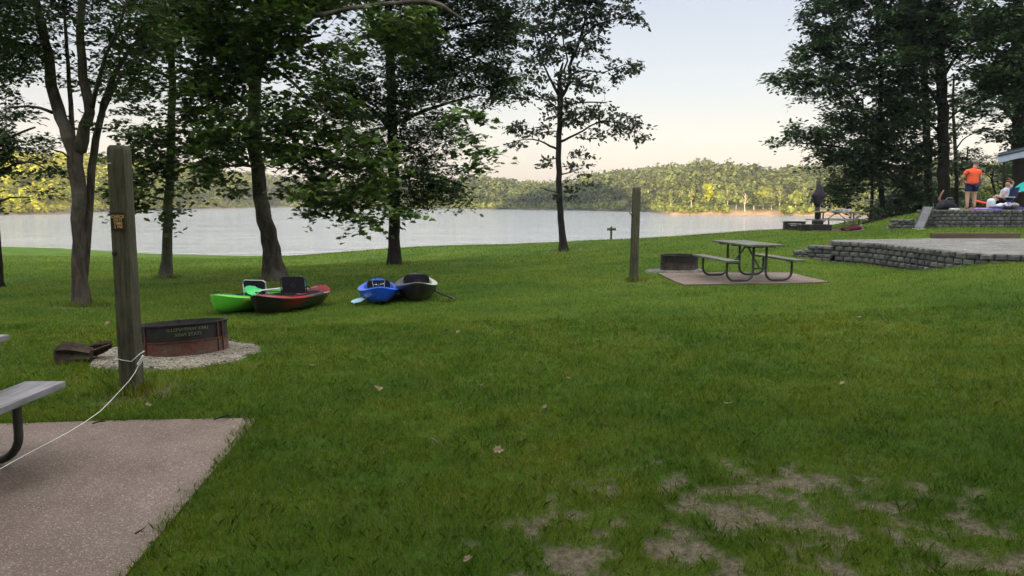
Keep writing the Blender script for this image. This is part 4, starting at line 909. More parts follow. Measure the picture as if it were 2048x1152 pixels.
tag(mb.build('duffel_bag', simple('maroon_cloth', (.06, .008, .02), (.11, .02, .035), 9, .8, .4, .02), None, smooth=True, loc=q), 'dark maroon bag slumped on the ground under the far picnic table', 'bag')
# ------------------------------------------------------------------ kayaks
def kayak(label, near, far, W, hullm, deckm, seat=None, seat_t=0, bow_near=True, cock=(-.55, .5), height=.30, vhull=False):
    a = Vector(near); b2 = Vector(far); L = (b2 - a).length; mid = (a + b2) / 2
    x = (a - b2).normalized(); up = Vector((0, 0, 1)); y = up.cross(x).normalized(); z = x.cross(y)
    e = empty('kayak', mid, 0, label, 'kayak'); R_ = Matrix((x, y, z)).transposed(); e.rotation_euler = R_.to_euler()
    n = 33; hw = []; sh = []; ke = []
    for i in range(n):
        t = -1 + 2 * i / (n - 1); hw.append(W / 2 * max(.0, 1 - abs(t) ** 2.5) ** .72 + .018); sh.append(height - .04 + .10 * abs(t) ** 3); ke.append(.015 + .16 * max(0, abs(t) - .72) ** 2 / .078 * .55)
    vs = []; fs = []
    secs = [(1.0, 0), (1.03, .03), (1.0, .07), (.97, .3), (.84, .72), (.55, .93), (.22, .98 if not vhull else .9), (0, 1.03)]
    full = [(-f_, g_) for f_, g_ in secs[::-1]][:-0 or None]
    row = [(f_, g_) for f_, g_ in secs] + [(-f_, g_) for f_, g_ in secs[-2::-1]]; k = len(row)
    for i in range(n):
        t = -1 + 2 * i / (n - 1)
        for f_, g_ in row:
            ff = f_ * (1 - .25 * (g_ > .5) * abs(t)); vs.append((t * L / 2 * (1 - .035 * max(0, g_)), ff * hw[i], sh[i] + (ke[i] - sh[i]) * g_))
    for i in range(n - 1):
        for j in range(k - 1): fs.append((i * k + j, i * k + j + 1, (i + 1) * k + j + 1, (i + 1) * k + j))
    fs.append(tuple(range(k))); fs.append(tuple((n - 1) * k + j for j in range(k)))
    mb = MB(); mb.add(vs, fs); mb.build('hull', hullm, e, smooth=True, angle=60)
    fr = [-1, -.93, -.86, -.74, -.62, -.4, -.18, 0, .18, .4, .62, .74, .86, .93, 1]; vs = []; fs = []; k = len(fr)
    for i in range(n):
        t = -1 + 2 * i / (n - 1); inc = 1 if cock[0] < t < cock[1] else 0
        for f_ in fr:
            zz = sh[i] + .045 * (1 - abs(f_) ** 2) * min(1, hw[i] / W * 3)
            if inc and abs(f_) < .7: zz = sh[i] - .10 - .02 * math.cos(f_ * 6)
            if abs(f_) > .9: zz = sh[i] + .012
            if abs(f_) == 1: zz = sh[i]
            if not inc and abs(t) > .6 and abs(f_) < .5: zz += .012 * math.sin(abs(t) * 30)
            vs.append((t * L / 2, f_ * hw[i], zz))
    for i in range(n - 1):
        for j in range(k - 1): fs.append((i * k + j, i * k + j + 1, (i + 1) * k + j + 1, (i + 1) * k + j))
    mb = MB(); mb.add(vs, fs); mb.build('deck', deckm, e, smooth=True, angle=45)
    for s in (-1, 1):
        mb = MB(); xx = s * (L / 2 - .10); zz = sh[0] - .005
        mb.tube([(xx - s * .1, -.04, zz + .0), (xx, -.045, zz + .05), (xx, .045, zz + .05), (xx - s * .1, .04, zz)], .009, 6); mb.build('carry_handle', M['black_plastic'], e, smooth=True)
    mb = MB(); w8 = W * .3
    mb.tube([(L * .43, 0, sh[2] + .03), (L * .38, w8 * .45, sh[4] + .045), (L * .30, w8 * .8, sh[6] + .035), (L * .24, w8 * .3, sh[8] + .05), (L * .24, -w8 * .3, sh[8] + .05), (L * .30, -w8 * .8, sh[6] + .035), (L * .38, -w8 * .45, sh[4] + .045)], .006, 5, closed=True)
    mb.build('deck_line', M['black_plastic'], e, smooth=True)
    for xx in (L * .31, -L * .33):
        mb = MB(); mb.lathe([(.001, .012), (.07, .012), (.085, .006), (.09, -.004)], 20, T4(xx, 0, sh[6] + .035)); mb.build('hatch', M['black_plastic'], e, smooth=True, angle=40)
    mb = MB(); mb.tube([(t_ * L * .26, .5 * W * (1 - abs(t_) ** 3 * .25) * .66 * sg, sh[n // 2] + .028) for sg in (1, -1) for t_ in ([i / 6 - 1 for i in range(13)] if sg == 1 else [1 - i / 6 for i in range(13)])], .011, 6, closed=True)
    mb.build('cockpit_rim', M['black_plastic'], e, smooth=True)
    return e, L, sh[n // 2]
def panel(mb, w_, h_, r, t, Mx, curve=.0):
    """rounded upright panel in the y-z plane, centred, base at z=0"""
    pts = []
    for cx_, cz_, a0 in ((w_ / 2 - r, h_ - r, 0), (-w_ / 2 + r, h_ - r, 90), (-w_ / 2 + r * .6, r * .6, 180), (w_ / 2 - r * .6, r * .6, 270)):
        rr_ = r if a0 < 180 else r * .6
        for a in range(0, 91, 15): pts.append((cx_ + rr_ * math.cos(math.radians(a0 + a)), cz_ + rr_ * math.sin(math.radians(a0 + a))))
    n = len(pts); vs = [(-t / 2 + curve * y * y, y, z) for y, z in pts] + [(t / 2 + curve * y * y, y, z) for y, z in pts]
    fs = [tuple(range(n)), tuple(range(2 * n - 1, n - 1, -1))] + [(i, (i + 1) % n, n + (i + 1) % n, n + i) for i in range(n)]
    mb.add(vs, fs, Mx); return pts
def seat_high(e, x0, z0, w_, h_, framem, tilt, logo, rz=0):
    st = empty('seat', (0, 0, 0)); bpy.data.objects.remove(st)
    Mx = T4(x0, 0, z0) @ RZ(rz) @ RY(tilt)
    mb = MB(); mb.box((-.22, 0, .03), (.42, w_ * .92, .035), T4(x0, 0, z0 - .08) @ RZ(rz), bev=.015); st = mb.build('seat', M['black_fabric'], e)
    mb = MB(); panel(mb, w_ - .05, h_, .07, .018, Mx @ T4(0, 0, .04)); bk = mb.build('backrest', M['black_fabric'], st)
    fp = [(0, -w_ / 2, -.14), (0, -w_ / 2, h_ - .03)]
    for a in range(0, 91, 18): fp.append((0, -w_ / 2 + .07 - .07 * math.cos(math.radians(a)), h_ - .03 + .07 * math.sin(math.radians(a))))
    for a in range(90, -1, -18): fp.append((0, w_ / 2 - .07 + .07 * math.cos(math.radians(a)), h_ - .03 + .07 * math.sin(math.radians(a))))
    fp += [(0, w_ / 2, h_ - .03), (0, w_ / 2, -.14)]
    mb = MB(); mb.tube(fp, .011, 8, Mx); mb.build('seat_frame', framem, st, smooth=True)
    for s in (-1, 1):
        mb = MB(); mb.tube([(0, s * w_ / 2, .1), (-.18, s * w_ / 2, -.1)], .009, 6, Mx); mb.build('strut', framem, st, smooth=True)
    mb = MB()
    ring = [(.013, .045 * math.cos(a * .524) + .0, h_ * .62 + .04 * math.sin(a * .524)) for a in range(12)]
    mb.tube(ring, .0035, 5, Mx, closed=True); mb.tube([(.013, -.03, h_ * .62 - .022), (.013, -.012, h_ * .62 + .022), (.013, .0, h_ * .62 - .02), (.013, .012, h_ * .62 + .022), (.013, .03, h_ * .62 - .022)], .0035, 5, Mx)
    mb.build('emblem', simple('emblem', (.35, .36, .38) if logo else (.05, .05, .055), (.45, .46, .5) if logo else (.06, .06, .065), 5, .7, 0), bk)
def twotone(name, stops, scale=2.2, axis='X', rough=.32, amt=.35):
    m, nt, b, o = mat(name); v = coords(nt, 'Object'); sx = N(nt, 'ShaderNodeSeparateXYZ'); nt.links.new(v, sx.inputs[0]); f = noise(nt, v, scale, 3)
    ml = N(nt, 'ShaderNodeMath', operation='MULTIPLY_ADD'); nt.links.new(f, ml.inputs[0]); ml.inputs[1].default_value = amt; nt.links.new(sx.outputs[axis], ml.inputs[2])
    mr = N(nt, 'ShaderNodeMapRange'); mr.inputs['From Min'].default_value = -1.5; mr.inputs['From Max'].default_value = 1.5 + amt; nt.links.new(ml.outputs[0], mr.inputs['Value'])
    nt.links.new(ramp(nt, mr.outputs[0], stops), b.inputs['Base Color']); b.inputs['Roughness'].default_value = rough; return m
GRN = (.10, .46, .035); BLU = (.01, .06, .42); NVY = (.006, .01, .035)
mg = twotone('green_blue_hull', [(0, GRN), (.22, GRN), (.32, NVY), (.48, (.01, .03, .2)), (.66, BLU), (.69, GRN), (1, (.11, .5, .04))])
mgd = twotone('green_blue_deck', [(0, GRN), (.25, GRN), (.36, NVY), (.58, NVY), (.66, BLU), (.70, (.13, .55, .06)), (1, (.15, .6, .06))])
RED = (.26, .010, .016); BLK = (.008, .006, .007)
mr_ = twotone('red_black_hull', [(0, (.16, .13, .13)), (.08, BLK), (.17, RED), (.27, (.42, .015, .025)), (.31, BLK), (.58, BLK), (.68, (.16, .007, .01)), (.8, BLK), (1, BLK)], 3, amt=.4)
mrd = twotone('red_black_deck', [(0, (.42, .32, .30)), (.1, (.3, .03, .04)), (.2, RED), (.34, BLK), (.5, BLK), (.62, (.4, .03, .04)), (.8, (.36, .05, .06)), (1, (.2, .03, .04))], 3, amt=.4)
n1_ = on(418, 12.35); f1_ = on(583, 15.1)
kg, Lg, hg = kayak('lime green and blue kayak lying leftmost, half hidden by the red and black kayak', n1_, f1_, .80, mg, mgd, height=.29)
seat_high(kg, .08, hg - .02, .46, .27, M['metal'], math.radians(12), True)
nr_ = on(502, 12.15); fr_ = on(643, 14.9)
kr, Lr, hr = kayak('red and black kayak with tall black seat, lying against the green one', nr_, fr_, .80, mr_, mrd, height=.29)
seat_high(kr, -.05, hr - .0, .49, .30, M['black_plastic'], math.radians(8), False)
mb = MB()
mb.tube([(-.80 + k * .022, .372, .262 + .012 * (k % 2) * (1 if k % 3 else .5)) for k in range(14)], .005, 4)
mb.build('hull_mark', M['white'], kr)
mb = MB()
mb.tube([(1.02 - k * .022, .315 + .006 * k, .235 + .02 * (k % 2)) for k in range(10)], .006, 4)
mb.build('hull_mark', simple('orange_mark', (.4, .1, .03), (.5, .15, .05), 5, .6, 0), kg)
mbl = simple('blue_hull', (.008, .06, .42), (.012, .085, .55), 3, .3, .05); mbd = simple('blue_deck', (.012, .10, .62), (.02, .14, .75), 3, .3, .05)
nb_ = on(757, 13.05); fb_ = on(752, 15.7)
kb, Lb, hb_ = kayak('bright blue kayak seen bow on, with low black seat back', nb_, fb_, .74, mbl, mbd, height=.27, vhull=True)
mb = MB(); panel(mb, .44, .17, .06, .05, T4(-.15, 0, hb_ - .03) @ RY(.15), .3); bk = mb.build('backrest', M['black_fabric'], kb)
mb = MB()
for s in (-1, 1): mb.tube([(-.11, s * .12, hb_ + .13), (.2, s * .10, hb_ + .02), (.4, s * .08, hb_ - .02)], .006, 5)
mb.build('seat_strap', M['metal'], kb, smooth=True)
mb = MB(); mb.tube([(-.105 + .0, .022 * math.cos(a), hb_ + .10 + .02 * math.sin(a)) for a in [i * .63 for i in range(10)]], .004, 5, closed=True)
for k in range(5): mb.box((-.10, -.09 + k * .045, hb_ + .05 + .01 * abs(k - 2)), (.004, .03, .022))
mb.build('emblem', M['white'], bk)
mb = MB(); pr = [(1.28 - .35 * abs(t) ** 1.5 - .9 * 0, t * .33, .33 - .01) for t in []]
mgk = twotone('grey_hull', [(0, BLK), (1, (.012, .012, .013))]); 
m, nt, b, o = mat('grey_deck'); v = coords(nt, 'Object'); sx = N(nt, 'ShaderNodeSeparateXYZ'); nt.links.new(v, sx.inputs[0]); f = noise(nt, v, 7, 3)
am = N(nt, 'ShaderNodeMath', operation='MULTIPLY_ADD'); nt.links.new(f, am.inputs[0]); am.inputs[1].default_value = .25; nt.links.new(sx.outputs['Y'], am.inputs[2])
mrg = N(nt, 'ShaderNodeMapRange'); mrg.inputs['From Min'].default_value = -.3; mrg.inputs['From Max'].default_value = .5; nt.links.new(am.outputs[0], mrg.inputs['Value'])
nt.links.new(ramp(nt, mrg.outputs[0], [(0, (.10, .10, .12)), (.3, (.085, .075, .075)), (.72, (.10, .09, .085)), (.8, (.38, .40, .34)), (1, (.45, .47, .4))]), b.inputs['Base Color']); b.inputs['Roughness'].default_value = .4
ng_ = on(833, 13.25); fg_ = on(829, 15.9)
kk_, Lk, hk = kayak('charcoal grey kayak beside the blue one, black hull and rounded black seat back', ng_, fg_, .76, mgk, m, height=.31)
mb = MB(); panel(mb, .50, .20, .10, .06, T4(.0, 0, hk - .03) @ RY(.12), .35); mb.build('backrest', M['black_fabric'], kk_)
mb = MB()
mb.tube([(.95 + .02 * (k % 2), -.07 + k * .014, hk + .058) for k in range(11)], .004, 4)
mb.build('hull_mark', M['white'], kk_)
def paddle(label, a, b2, shaftm, blm, roll=0.0, bl2=None):
    a = Vector(a); b2 = Vector(b2); d_ = (b2 - a); L = d_.length; x = d_.normalized(); y = Vector((0, 0, 1)).cross(x).normalized(); z = x.cross(y)
    e = empty('paddle', a, 0, label, 'paddle'); e.rotation_euler = (Matrix((x, y, z)).transposed() @ Matrix.Rotation(roll, 3, 'X')).to_euler()
    mb = MB(); mb.tube([(.38, 0, 0), (L - .38, 0, 0)], .014, 8); mb.build('shaft', shaftm, e, smooth=True)
    for s, x0 in ((1, 0), (-1, L)):
        pr = [(0, .02), (.03, .07), (.1, .095), (.2, .10), (.3, .075), (.38, .035), (.45, .018)]
        vs = []; fs = []; m_ = [-1, -.5, 0, .5, 1]
        for dx, hw_ in pr:
            for q_ in m_: vs.append((x0 + s * dx, q_ * hw_ * (1.1 if q_ > 0 else .9), .016 * (q_ * q_) + .006))
        for dx, hw_ in pr:
            for q_ in m_: vs.append((x0 + s * dx, q_ * hw_ * (1.1 if q_ > 0 else .9), .016 * (q_ * q_) - .006 + .004 * (abs(q_) == 1)))
        k = len(m_); o_ = len(pr) * k
        for i in range(len(pr) - 1):
            for j in range(k - 1):
                fs.append((i * k + j, i * k + j + 1, (i + 1) * k + j + 1, (i + 1) * k + j)); fs.append((o_ + i * k + j, o_ + (i + 1) * k + j, o_ + (i + 1) * k + j + 1, o_ + i * k + j + 1))
            fs.append((i * k, (i + 1) * k, o_ + (i + 1) * k, o_ + i * k)); fs.append((i * k + k - 1, o_ + i * k + k - 1, o_ + (i + 1) * k + k - 1, (i + 1) * k + k - 1))
        mb = MB(); mb.add(vs, fs); mb.build('blade', blm, e, smooth=True, angle=50)
    return e
pg = simple('green_blade', (.05, .5, .12), (.08, .65, .2), 5, .35, 0); pteal = simple('teal_blade', (.01, .22, .24), (.03, .32, .33), 5, .4, 0)
paddle('paddle with lime green blades laid across the green kayak', P(490, 584, 12.95), P(606, 572, 14.6), M['white'], pg, .9)
paddle('teal bladed paddle propped up beside the red kayak seat', P(601, 560, 13.75), P(640, 592, 15.3), M['black_plastic'], pteal, 1.2)
paddle('black paddle sloping to the grass on the right of the charcoal kayak', on(905, 13.35) + Vector((0, 0, .05)), P(846, 571, 14.7), M['black_plastic'], simple('dark_blade', (.015, .02, .03), (.03, .04, .06), 5, .35, 0), .35)
paddle('paddle with pale blue blade sticking out left of the blue kayak', on(704, 13.3) + Vector((0, 0, .05)), P(766, 574, 14.6), M['black_plastic'], simple('pale_blade', (.3, .5, .6), (.4, .6, .7), 5, .35, 0), .0)
# ------------------------------------------------------------------ old logs
def log(label, c, L, r, rz, ry, seed):
    rg = np.random.default_rng(seed); n = 14; k = 22; vs = []; fs = []; ph = rg.random(6) * 6
    for i in range(n):
        t = i / (n - 1); x = (t - .5) * L; R_ = r * (1 + .18 * math.sin(t * 5 + ph[0]) - .35 * max(0, t - .7)) * (.8 if i in (0, n - 1) else 1)
        for q in range(k):
            a = 2 * math.pi * q / k; w_ = 1 + .16 * math.sin(5 * a + ph[1] + t) + .10 * math.sin(9 * a + ph[2] - t * 2) + rg.normal() * .05
            vs.append((x + rg.normal() * .008, R_ * w_ * math.cos(a) + .03 * math.sin(t * 4), R_ * w_ * .8 * math.sin(a)))
    for i in range(n - 1):
        for q in range(k): fs.append((i * k + q, i * k + (q + 1) % k, (i + 1) * k + (q + 1) % k, (i + 1) * k + q))
    fs.append(tuple(range(k))); fs.append(tuple((n - 1) * k + q for q in range(k)))
    mb = MB(); mb.add(vs, fs); return tag(mb.build('old_log', M['log'], None, loc=c, rot=(0, ry, rz), smooth=True, angle=40), label, 'log')
l1 = on(130, 7.35); log('short thick crumbling dark log left of the gravel patch', l1 + Vector((0, 0, .085)), .32, .115, .25, .05, 3)
l2 = on(168, 7.5); log('thinner splintered log piece leaning on the short thick log', l2 + Vector((.03, 0, .115)), .30, .06, .35, -.35, 4)
# ------------------------------------------------------------------ stone walls and terraces
m, nt, b, o = mat('split_stone'); g = N(nt, 'ShaderNodeNewGeometry'); v = coords(nt, 'Object'); f = noise(nt, v, 14, 6, .7)
c = ramp(nt, g.outputs['Random Per Island'], [(0, (.05, .053, .056)), (.5, (.088, .089, .088)), (1, (.14, .137, .13))])
c = mixc(nt, 1.0, c, ramp(nt, f, [(.3, (.55, .55, .55)), (.7, (1.3, 1.3, 1.3))]), 'MULTIPLY')
nt.links.new(c, b.inputs['Base Color']); b.inputs['Roughness'].default_value = .95; bump(nt, b, f, .9, .02); M['stone'] = m
def stone_block(mb, p, d, w_, h_, dep, rg):
    """split-faced block; d = direction along the wall, outer face to the right of d"""
    nrm = Vector((d.y, -d.x, 0)); vs = []; fs = []; jj = lambda s: rg.normal() * s
    nx = [-.5, -.25, .25, .5]; nz = [0, .25, .75, 1]
    for a in nz:
        for s in nx:
            edge = (abs(s) == .5) or a in (0, 1)
            out = (.0 if edge else .026) + jj(.003)
            vs.append(p + d * (s * w_ * .90) + nrm * out + Vector((0, 0, a * h_ * .93)))
    for a in range(3):
        for s in range(3): k = a * 4 + s; fs.append((k, k + 1, k + 5, k + 4))
    b0 = len(vs)
    for k in (0, 3, 15, 12): vs.append(vs[k] - nrm * dep)
    fs += [(b0, b0 + 3, b0 + 2, b0 + 1), (0, b0, b0 + 1, 3), (3, b0 + 1, b0 + 2, 15), (15, b0 + 2, b0 + 3, 12), (12, b0 + 3, b0, 0)]
    fs = [f for f in fs]
    # close the top, bottom and sides properly
    fs = fs[:9] + [(b0, b0 + 3, b0 + 2, b0 + 1), (0, 1, 2, 3, b0 + 1, b0), (3, 7, 11, 15, b0 + 2, b0 + 1), (15, 14, 13, 12, b0 + 3, b0 + 2), (12, 8, 4, 0, b0, b0 + 3)]
    mb.add(vs, fs)
def block_wall(name, label, path, ztop, course, bw, dep, seed, courses=7):
    rg = np.random.default_rng(seed); pts, _ = smooth_poly([(x, y, 0) for x, y in path], [0] * len(path), .04); pts = [Vector(p) for p in pts]
    cum = [0]
    for a, b2 in zip(pts, pts[1:]): cum.append(cum[-1] + (b2 - a).length)
    def at(s):
        s = min(max(s, 0), cum[-1] - 1e-4); i = max(0, np.searchsorted(cum, s) - 1); i = min(i, len(pts) - 2)
        d_ = (pts[i + 1] - pts[i]); return pts[i] + d_ * ((s - cum[i]) / max(1e-6, d_.length)), d_.normalized()
    mb = MB()
    for c_ in range(courses):
        z = ztop - course * (c_ + 1); s = -(c_ % 2) * bw / 2
        while s < cum[-1]:
            w_ = bw * rg.uniform(.85, 1.15); p, d_ = at(s + w_ / 2)
            if gz1(p.x, p.y) < z + course and s + w_ / 2 > 0:
                nrm = Vector((d_.y, -d_.x, 0)); cap = c_ == 0
                stone_block(mb, p + nrm * (.012 * c_ + (.02 if cap else 0)) + Vector((0, 0, z - (0 if cap else 0))), d_, w_, course, dep, rg)
            s += w_
    return tag(mb.build(name, M['stone']), label, 'wall')
ZT = .55
path1 = [(8.05, 19.75), (8.26, 19.4), (8.75, 18.8), (8.92, 18.1), (9.04, 16.8), (9.05, 15.7), (9.18, 14.95), (9.6, 14.6), (10.3, 14.45), (13.0, 14.6)]
block_wall('retaining_wall', 'curved low retaining wall of rough grey blocks holding up the near gravel terrace', path1[1:], ZT, .128, .24, .26, 5)
mb_s = [(7.85, 19.75), (8.3, 19.45)]
block_wall('wall_step', 'upper of two low block steps at the left end of the near wall', [(7.86, 19.92), (8.24, 19.5)], 1.6 - 1.19, .103, .24, .5, 6, 4)
block_wall('wall_step', 'lowest block step at the far left end of the near wall', [(7.55, 20.15), (7.85, 19.95)], 1.6 - 1.345, .103, .2, .5, 7, 3)
poly = [(x + .05, y + .0) for x, y in path1[1:]]
inner = [(8.4, 19.55), (8.9, 18.9), (9.1, 18.1), (9.2, 16.8), (9.22, 15.75), (9.34, 15.1), (9.7, 14.8), (10.35, 14.65), (13, 14.8), (24, 15.2), (24, 21.6), (13.2, 21.1), (11.5, 20.9), (9.9, 20.4), (8.5, 20.1)]
mb = MB(); mb.prism(inner, ZT - .5, ZT - .012); tag(mb.build('gravel_terrace', M['gravel2']), kind='structure'); EXCL.append(inner)
# timber edging at the back of the terrace
mb = MB(); mb.box((0, 0, .07), (2.45, .16, .15), bev=.012); 
tmb = P(1950, 474, 21.0); tm_ = mb.build('timber', simple('brown_timber', (.07, .05, .035), (.13, .095, .07), 8, .9, .5, .01, sc=(.15, 1, 1)), None, loc=Vector((tmb.x, tmb.y, ZT - .012)), rot=(0, 0, .0)); tag(tm_, 'long brown timber laid along the back edge of the gravel terrace', 'timber')
# upper terrace
ZU = 1.262
block_wall('retaining_wall', 'straight grey block wall of the upper terrace under the two campers', [(14.35, 26.7), (14.5, 26.25), (14.8, 26.05), (18, 25.95), (24, 25.9)], ZU, .125, .2, .26, 8, 8)
block_wall('wall_step', 'low block step left of the leaning ramp', [(13.45, 26.9), (14.0, 26.45)], .92, .1, .24, .6, 9, 5)
inner2 = [(14.55, 26.9), (14.75, 26.3), (15, 26.22), (18, 26.12), (26, 26.05), (26, 32.5), (18.8, 32.5), (16.0, 28.4)]
mb = MB(); mb.prism(inner2, .3, ZU - .01); ut = mb.build('upper_terrace', simple('trodden_earth', (.06, .07, .03), (.15, .13, .08), 3, .95, .5, .02)); tag(ut, kind='structure')
M['ramp'] = simple('ramp_grey', (.06, .063, .068), (.12, .125, .13), 9, .6, .2)
# leaning ramp
a_ = P(1838, 456, 25.2); a_.z = gz1(a_.x, a_.y); b_ = P(1858, 414, 26.1)
d_ = b_ - a_; Lr_ = d_.length; x = d_.normalized(); y = Vector((0, 0, 1)).cross(x).normalized(); z = x.cross(y)
e = empty('ramp', a_, 0, 'narrow grey slatted ramp leaning up against the upper terrace wall', 'ramp'); e.rotation_euler = Matrix((x, y, z)).transposed().to_euler()
mb = MB()
for k in range(6): mb.box((.12 + (Lr_ - .2) * k / 5.5, 0, .05), (Lr_ / 6.3, .26, .02), bev=.004)
mb.build('tread', M['ramp'], e)
for s in (-1, 1):
    mb = MB(); mb.box((Lr_ / 2, s * .15, .03), (Lr_, .03, .09), bev=.006); mb.build('side_rail', M['black_plastic'], e)
mb = MB(); mb.tube([(0, -.2, .02), (-.03, 0, .02), (0, .2, .02)], .02, 6); mb.build('foot', M['metal'], e, smooth=True)
# ------------------------------------------------------------------ the camp
def at2(u, Y=27.6, dz=0): 
    p = P(u, 418, Y); p.z = ZU - .008 + dz; return p
def skin_me(name, verts, edges, radii, sub=2, root=0):
    me = bpy.data.meshes.new(name); me.from_pydata([tuple(v) for v in verts], edges, []); o = bpy.data.objects.new(name, me); COL.objects.link(o)
    md = o.modifiers.new('skin', 'SKIN'); md.use_smooth_shade = True; md.branch_smoothing = .6
    ss = o.modifiers.new('sub', 'SUBSURF'); ss.levels = sub; ss.render_levels = sub
    for i, r in enumerate(radii):
        sv_ = me.skin_vertices[0].data[i]; sv_.radius = (r, r) if not isinstance(r, tuple) else r; sv_.use_root = (i == root)
    dg = bpy.context.evaluated_depsgraph_get(); out = bpy.data.meshes.new_from_object(o.evaluated_get(dg)); bpy.data.objects.remove(o)
    out.name = name; out.materials.clear(); return out
def figure(label, loc, rz, J, shirtm, shortsm, hairm, hairpts, sleeves=True):
    """J: joint positions; one continuous body with fingers, clothes as children"""
    e = empty('person', loc, rz, label, 'person')
    V = []; E = []; R_ = []
    def add(p, r, par=None):
        V.append(Vector(p)); R_.append(r); i = len(V) - 1
        if par is not None: E.append((par, i))
        return i
    pel = add(J['pelvis'], (.155, .115)); sp_ = add(J['spine'], (.15, .125), pel); ch = add(J['chest'], (.165, .115), sp_); nb_ = add(J['neckbase'], .07, ch); nk = add(J['neck'], .055, nb_)
    hd = Vector(J['head']); fd = Vector(J['face']).normalized()
    h1 = add(hd - Vector((0, 0, .055)) + fd * .01, (.072, .082), nk); h2 = add(hd + Vector((0, 0, .015)), (.082, .098), h1); h3 = add(hd + Vector((0, 0, .085)) - fd * .008, (.055, .065), h2)
    nose = add(hd + fd * .105 - Vector((0, 0, .01)), .012, h2)
    side = Vector((0, 0, 1)).cross(fd).normalized()
    for s in (-1, 1): add(hd + side * s * .088, .012, h2)
    clothes = {}
    for s, k in (('l', -1), ('r', 1)):
        shd = add(J['sh' + s], .06, ch); el = add(J['el' + s], .043, shd); m1 = add((Vector(J['el' + s]) * .55 + Vector(J['wr' + s]) * .45), .04, el); wr = add(J['wr' + s], .027, m1)
        hv = (Vector(J['wr' + s]) - Vector(J['el' + s])).normalized(); pl = add(Vector(J['wr' + s]) + hv * .055, (.038, .022), wr)
        sd_ = hv.cross(fd); sd_ = sd_.normalized() if sd_.length > .1 else side
        cv = fd * .3 - Vector((0, 0, .2))
        for q_, (off_, ln) in enumerate([(-.027, .062), (-.009, .075), (.009, .07), (.026, .055)]):
            k1 = add(V[pl] + sd_ * off_ + hv * .04, .0095, pl); k2 = add(V[k1] + (hv + cv * .4).normalized() * ln * .5, .0085, k1); add(V[k2] + (hv + cv).normalized() * ln * .5, .007, k2)
        th = add(Vector(J['wr' + s]) + hv * .03 - sd_ * .04, .011, pl); add(V[th] + (hv * .8 - sd_ * .3) * .045, .009, th)
        hp = add(J['hp' + s], .095, pel); kn_ = add(J['kn' + s], .062, hp); cf = add(Vector(J['kn' + s]).lerp(Vector(J['an' + s]), .35) , .058, kn_); an = add(J['an' + s], .035, cf); to = add(J['to' + s], (.04, .025), an)
    me = skin_me('body', V, E, R_, 2)
    for v in me.vertices: v.co.z = max(v.co.z, .0)
    link('body', me, M['skin'], e)
    # shirt
    ar = []; vs = [Vector(J['pelvis']) - Vector((0, 0, .12)), Vector(J['pelvis']) + Vector((0, 0, .05)), Vector(J['spine']), Vector(J['chest']), Vector(J['neckbase'])]; ed = [(0, 1), (1, 2), (2, 3), (3, 4)]; rr_ = [(.18, .15), (.195, .165), (.19, .17), (.19, .15), .085]
    for s in ('l', 'r'):
        a = Vector(J['sh' + s]); b2 = Vector(J['el' + s]); vs.append(a); ed.append((3, len(vs) - 1)); rr_.append(.082); vs.append(a.lerp(b2, .72)); ed.append((len(vs) - 2, len(vs) - 1)); rr_.append(.07)
    link('shirt', skin_me('shirt', vs, ed, rr_, 2, 0), shirtm, e)
    vs = [Vector(J['pelvis']) + Vector((0, 0, .03))]; ed = []; rr_ = [(.172, .135)]
    for s in ('l', 'r'):
        a = Vector(J['hp' + s]); b2 = Vector(J['kn' + s]); vs.append(a); ed.append((0, len(vs) - 1)); rr_.append(.118); vs.append(a.lerp(b2, .68)); ed.append((len(vs) - 2, len(vs) - 1)); rr_.append(.108)
    link('shorts', skin_me('shorts', vs, ed, rr_, 2, 0), shortsm, e)
    # hair cap
    mb = MB(); vs = []; fs = []; back = -fd
    for i in range(8):
        th = math.pi * (i + .01) / 13
        for q_ in range(16):
            a = 2 * math.pi * q_ / 16; rr2 = math.sin(th); d_ = (side * math.cos(a) + back * math.sin(a)) * rr2 + Vector((0, 0, math.cos(th)))
            vs.append(hd + back * .012 + Vector((0, 0, .03)) + Vector((d_.x * .098, d_.y * .104, d_.z * .112 - (.03 * max(0, -(d_.dot(back))) if i > 4 else 0))))
    for i in range(7):
        for q_ in range(16):
            if i >= 4 and math.sin(2 * math.pi * q_ / 16) < -.1: continue
            fs.append((i * 16 + q_, i * 16 + (q_ + 1) % 16, (i + 1) * 16 + (q_ + 1) % 16, (i + 1) * 16 + q_))
    mb.add(vs, fs); mb.build('hair', hairm, e, smooth=True)
    for s in (-1, 1):
        mb = MB(); c_ = hd + fd * .088 + side * s * .032 + Vector((0, 0, .015)); mb.lathe([(.0, .009), (.007, .006), (.0095, 0), (.007, -.006), (.0, -.009)], 10, Matrix.Translation(c_)); mb.build('eye', M['black_plastic'], e, smooth=True)
    mb = MB(); c_ = hd + fd * .088 - Vector((0, 0, .055)); mb.tube([c_ - side * .024, c_ + fd * .006, c_ + side * .024], .005, 6); mb.build('mouth', simple('lips', (.3, .1, .08), (.35, .13, .1), 5, .6, 0), e, smooth=True)
    return e
HT = 1.0
J1 = dict(pelvis=(0, 0, .96), spine=(.01, .02, 1.14), chest=(.02, .01, 1.36), neckbase=(.045, .02, 1.50), neck=(.065, .025, 1.55), head=(.095, .04, 1.66), face=(.95, .45, -.12),
          shl=(-.155, .03, 1.41), ell=(-.25, .06, 1.16), wrl=(-.19, .22, .99), shr=(.16, -.03, 1.41), elr=(.20, -.06, 1.15), wrr=(.27, .03, .96),
          hpl=(-.085, .0, .90), knl=(-.11, .03, .50), anl=(-.115, -.02, .09), tol=(-.07, .12, .03), hpr=(.095, 0, .90), knr=(.10, .03, .50), anr=(.10, -.02, .09), tor=(.15, .11, .03))
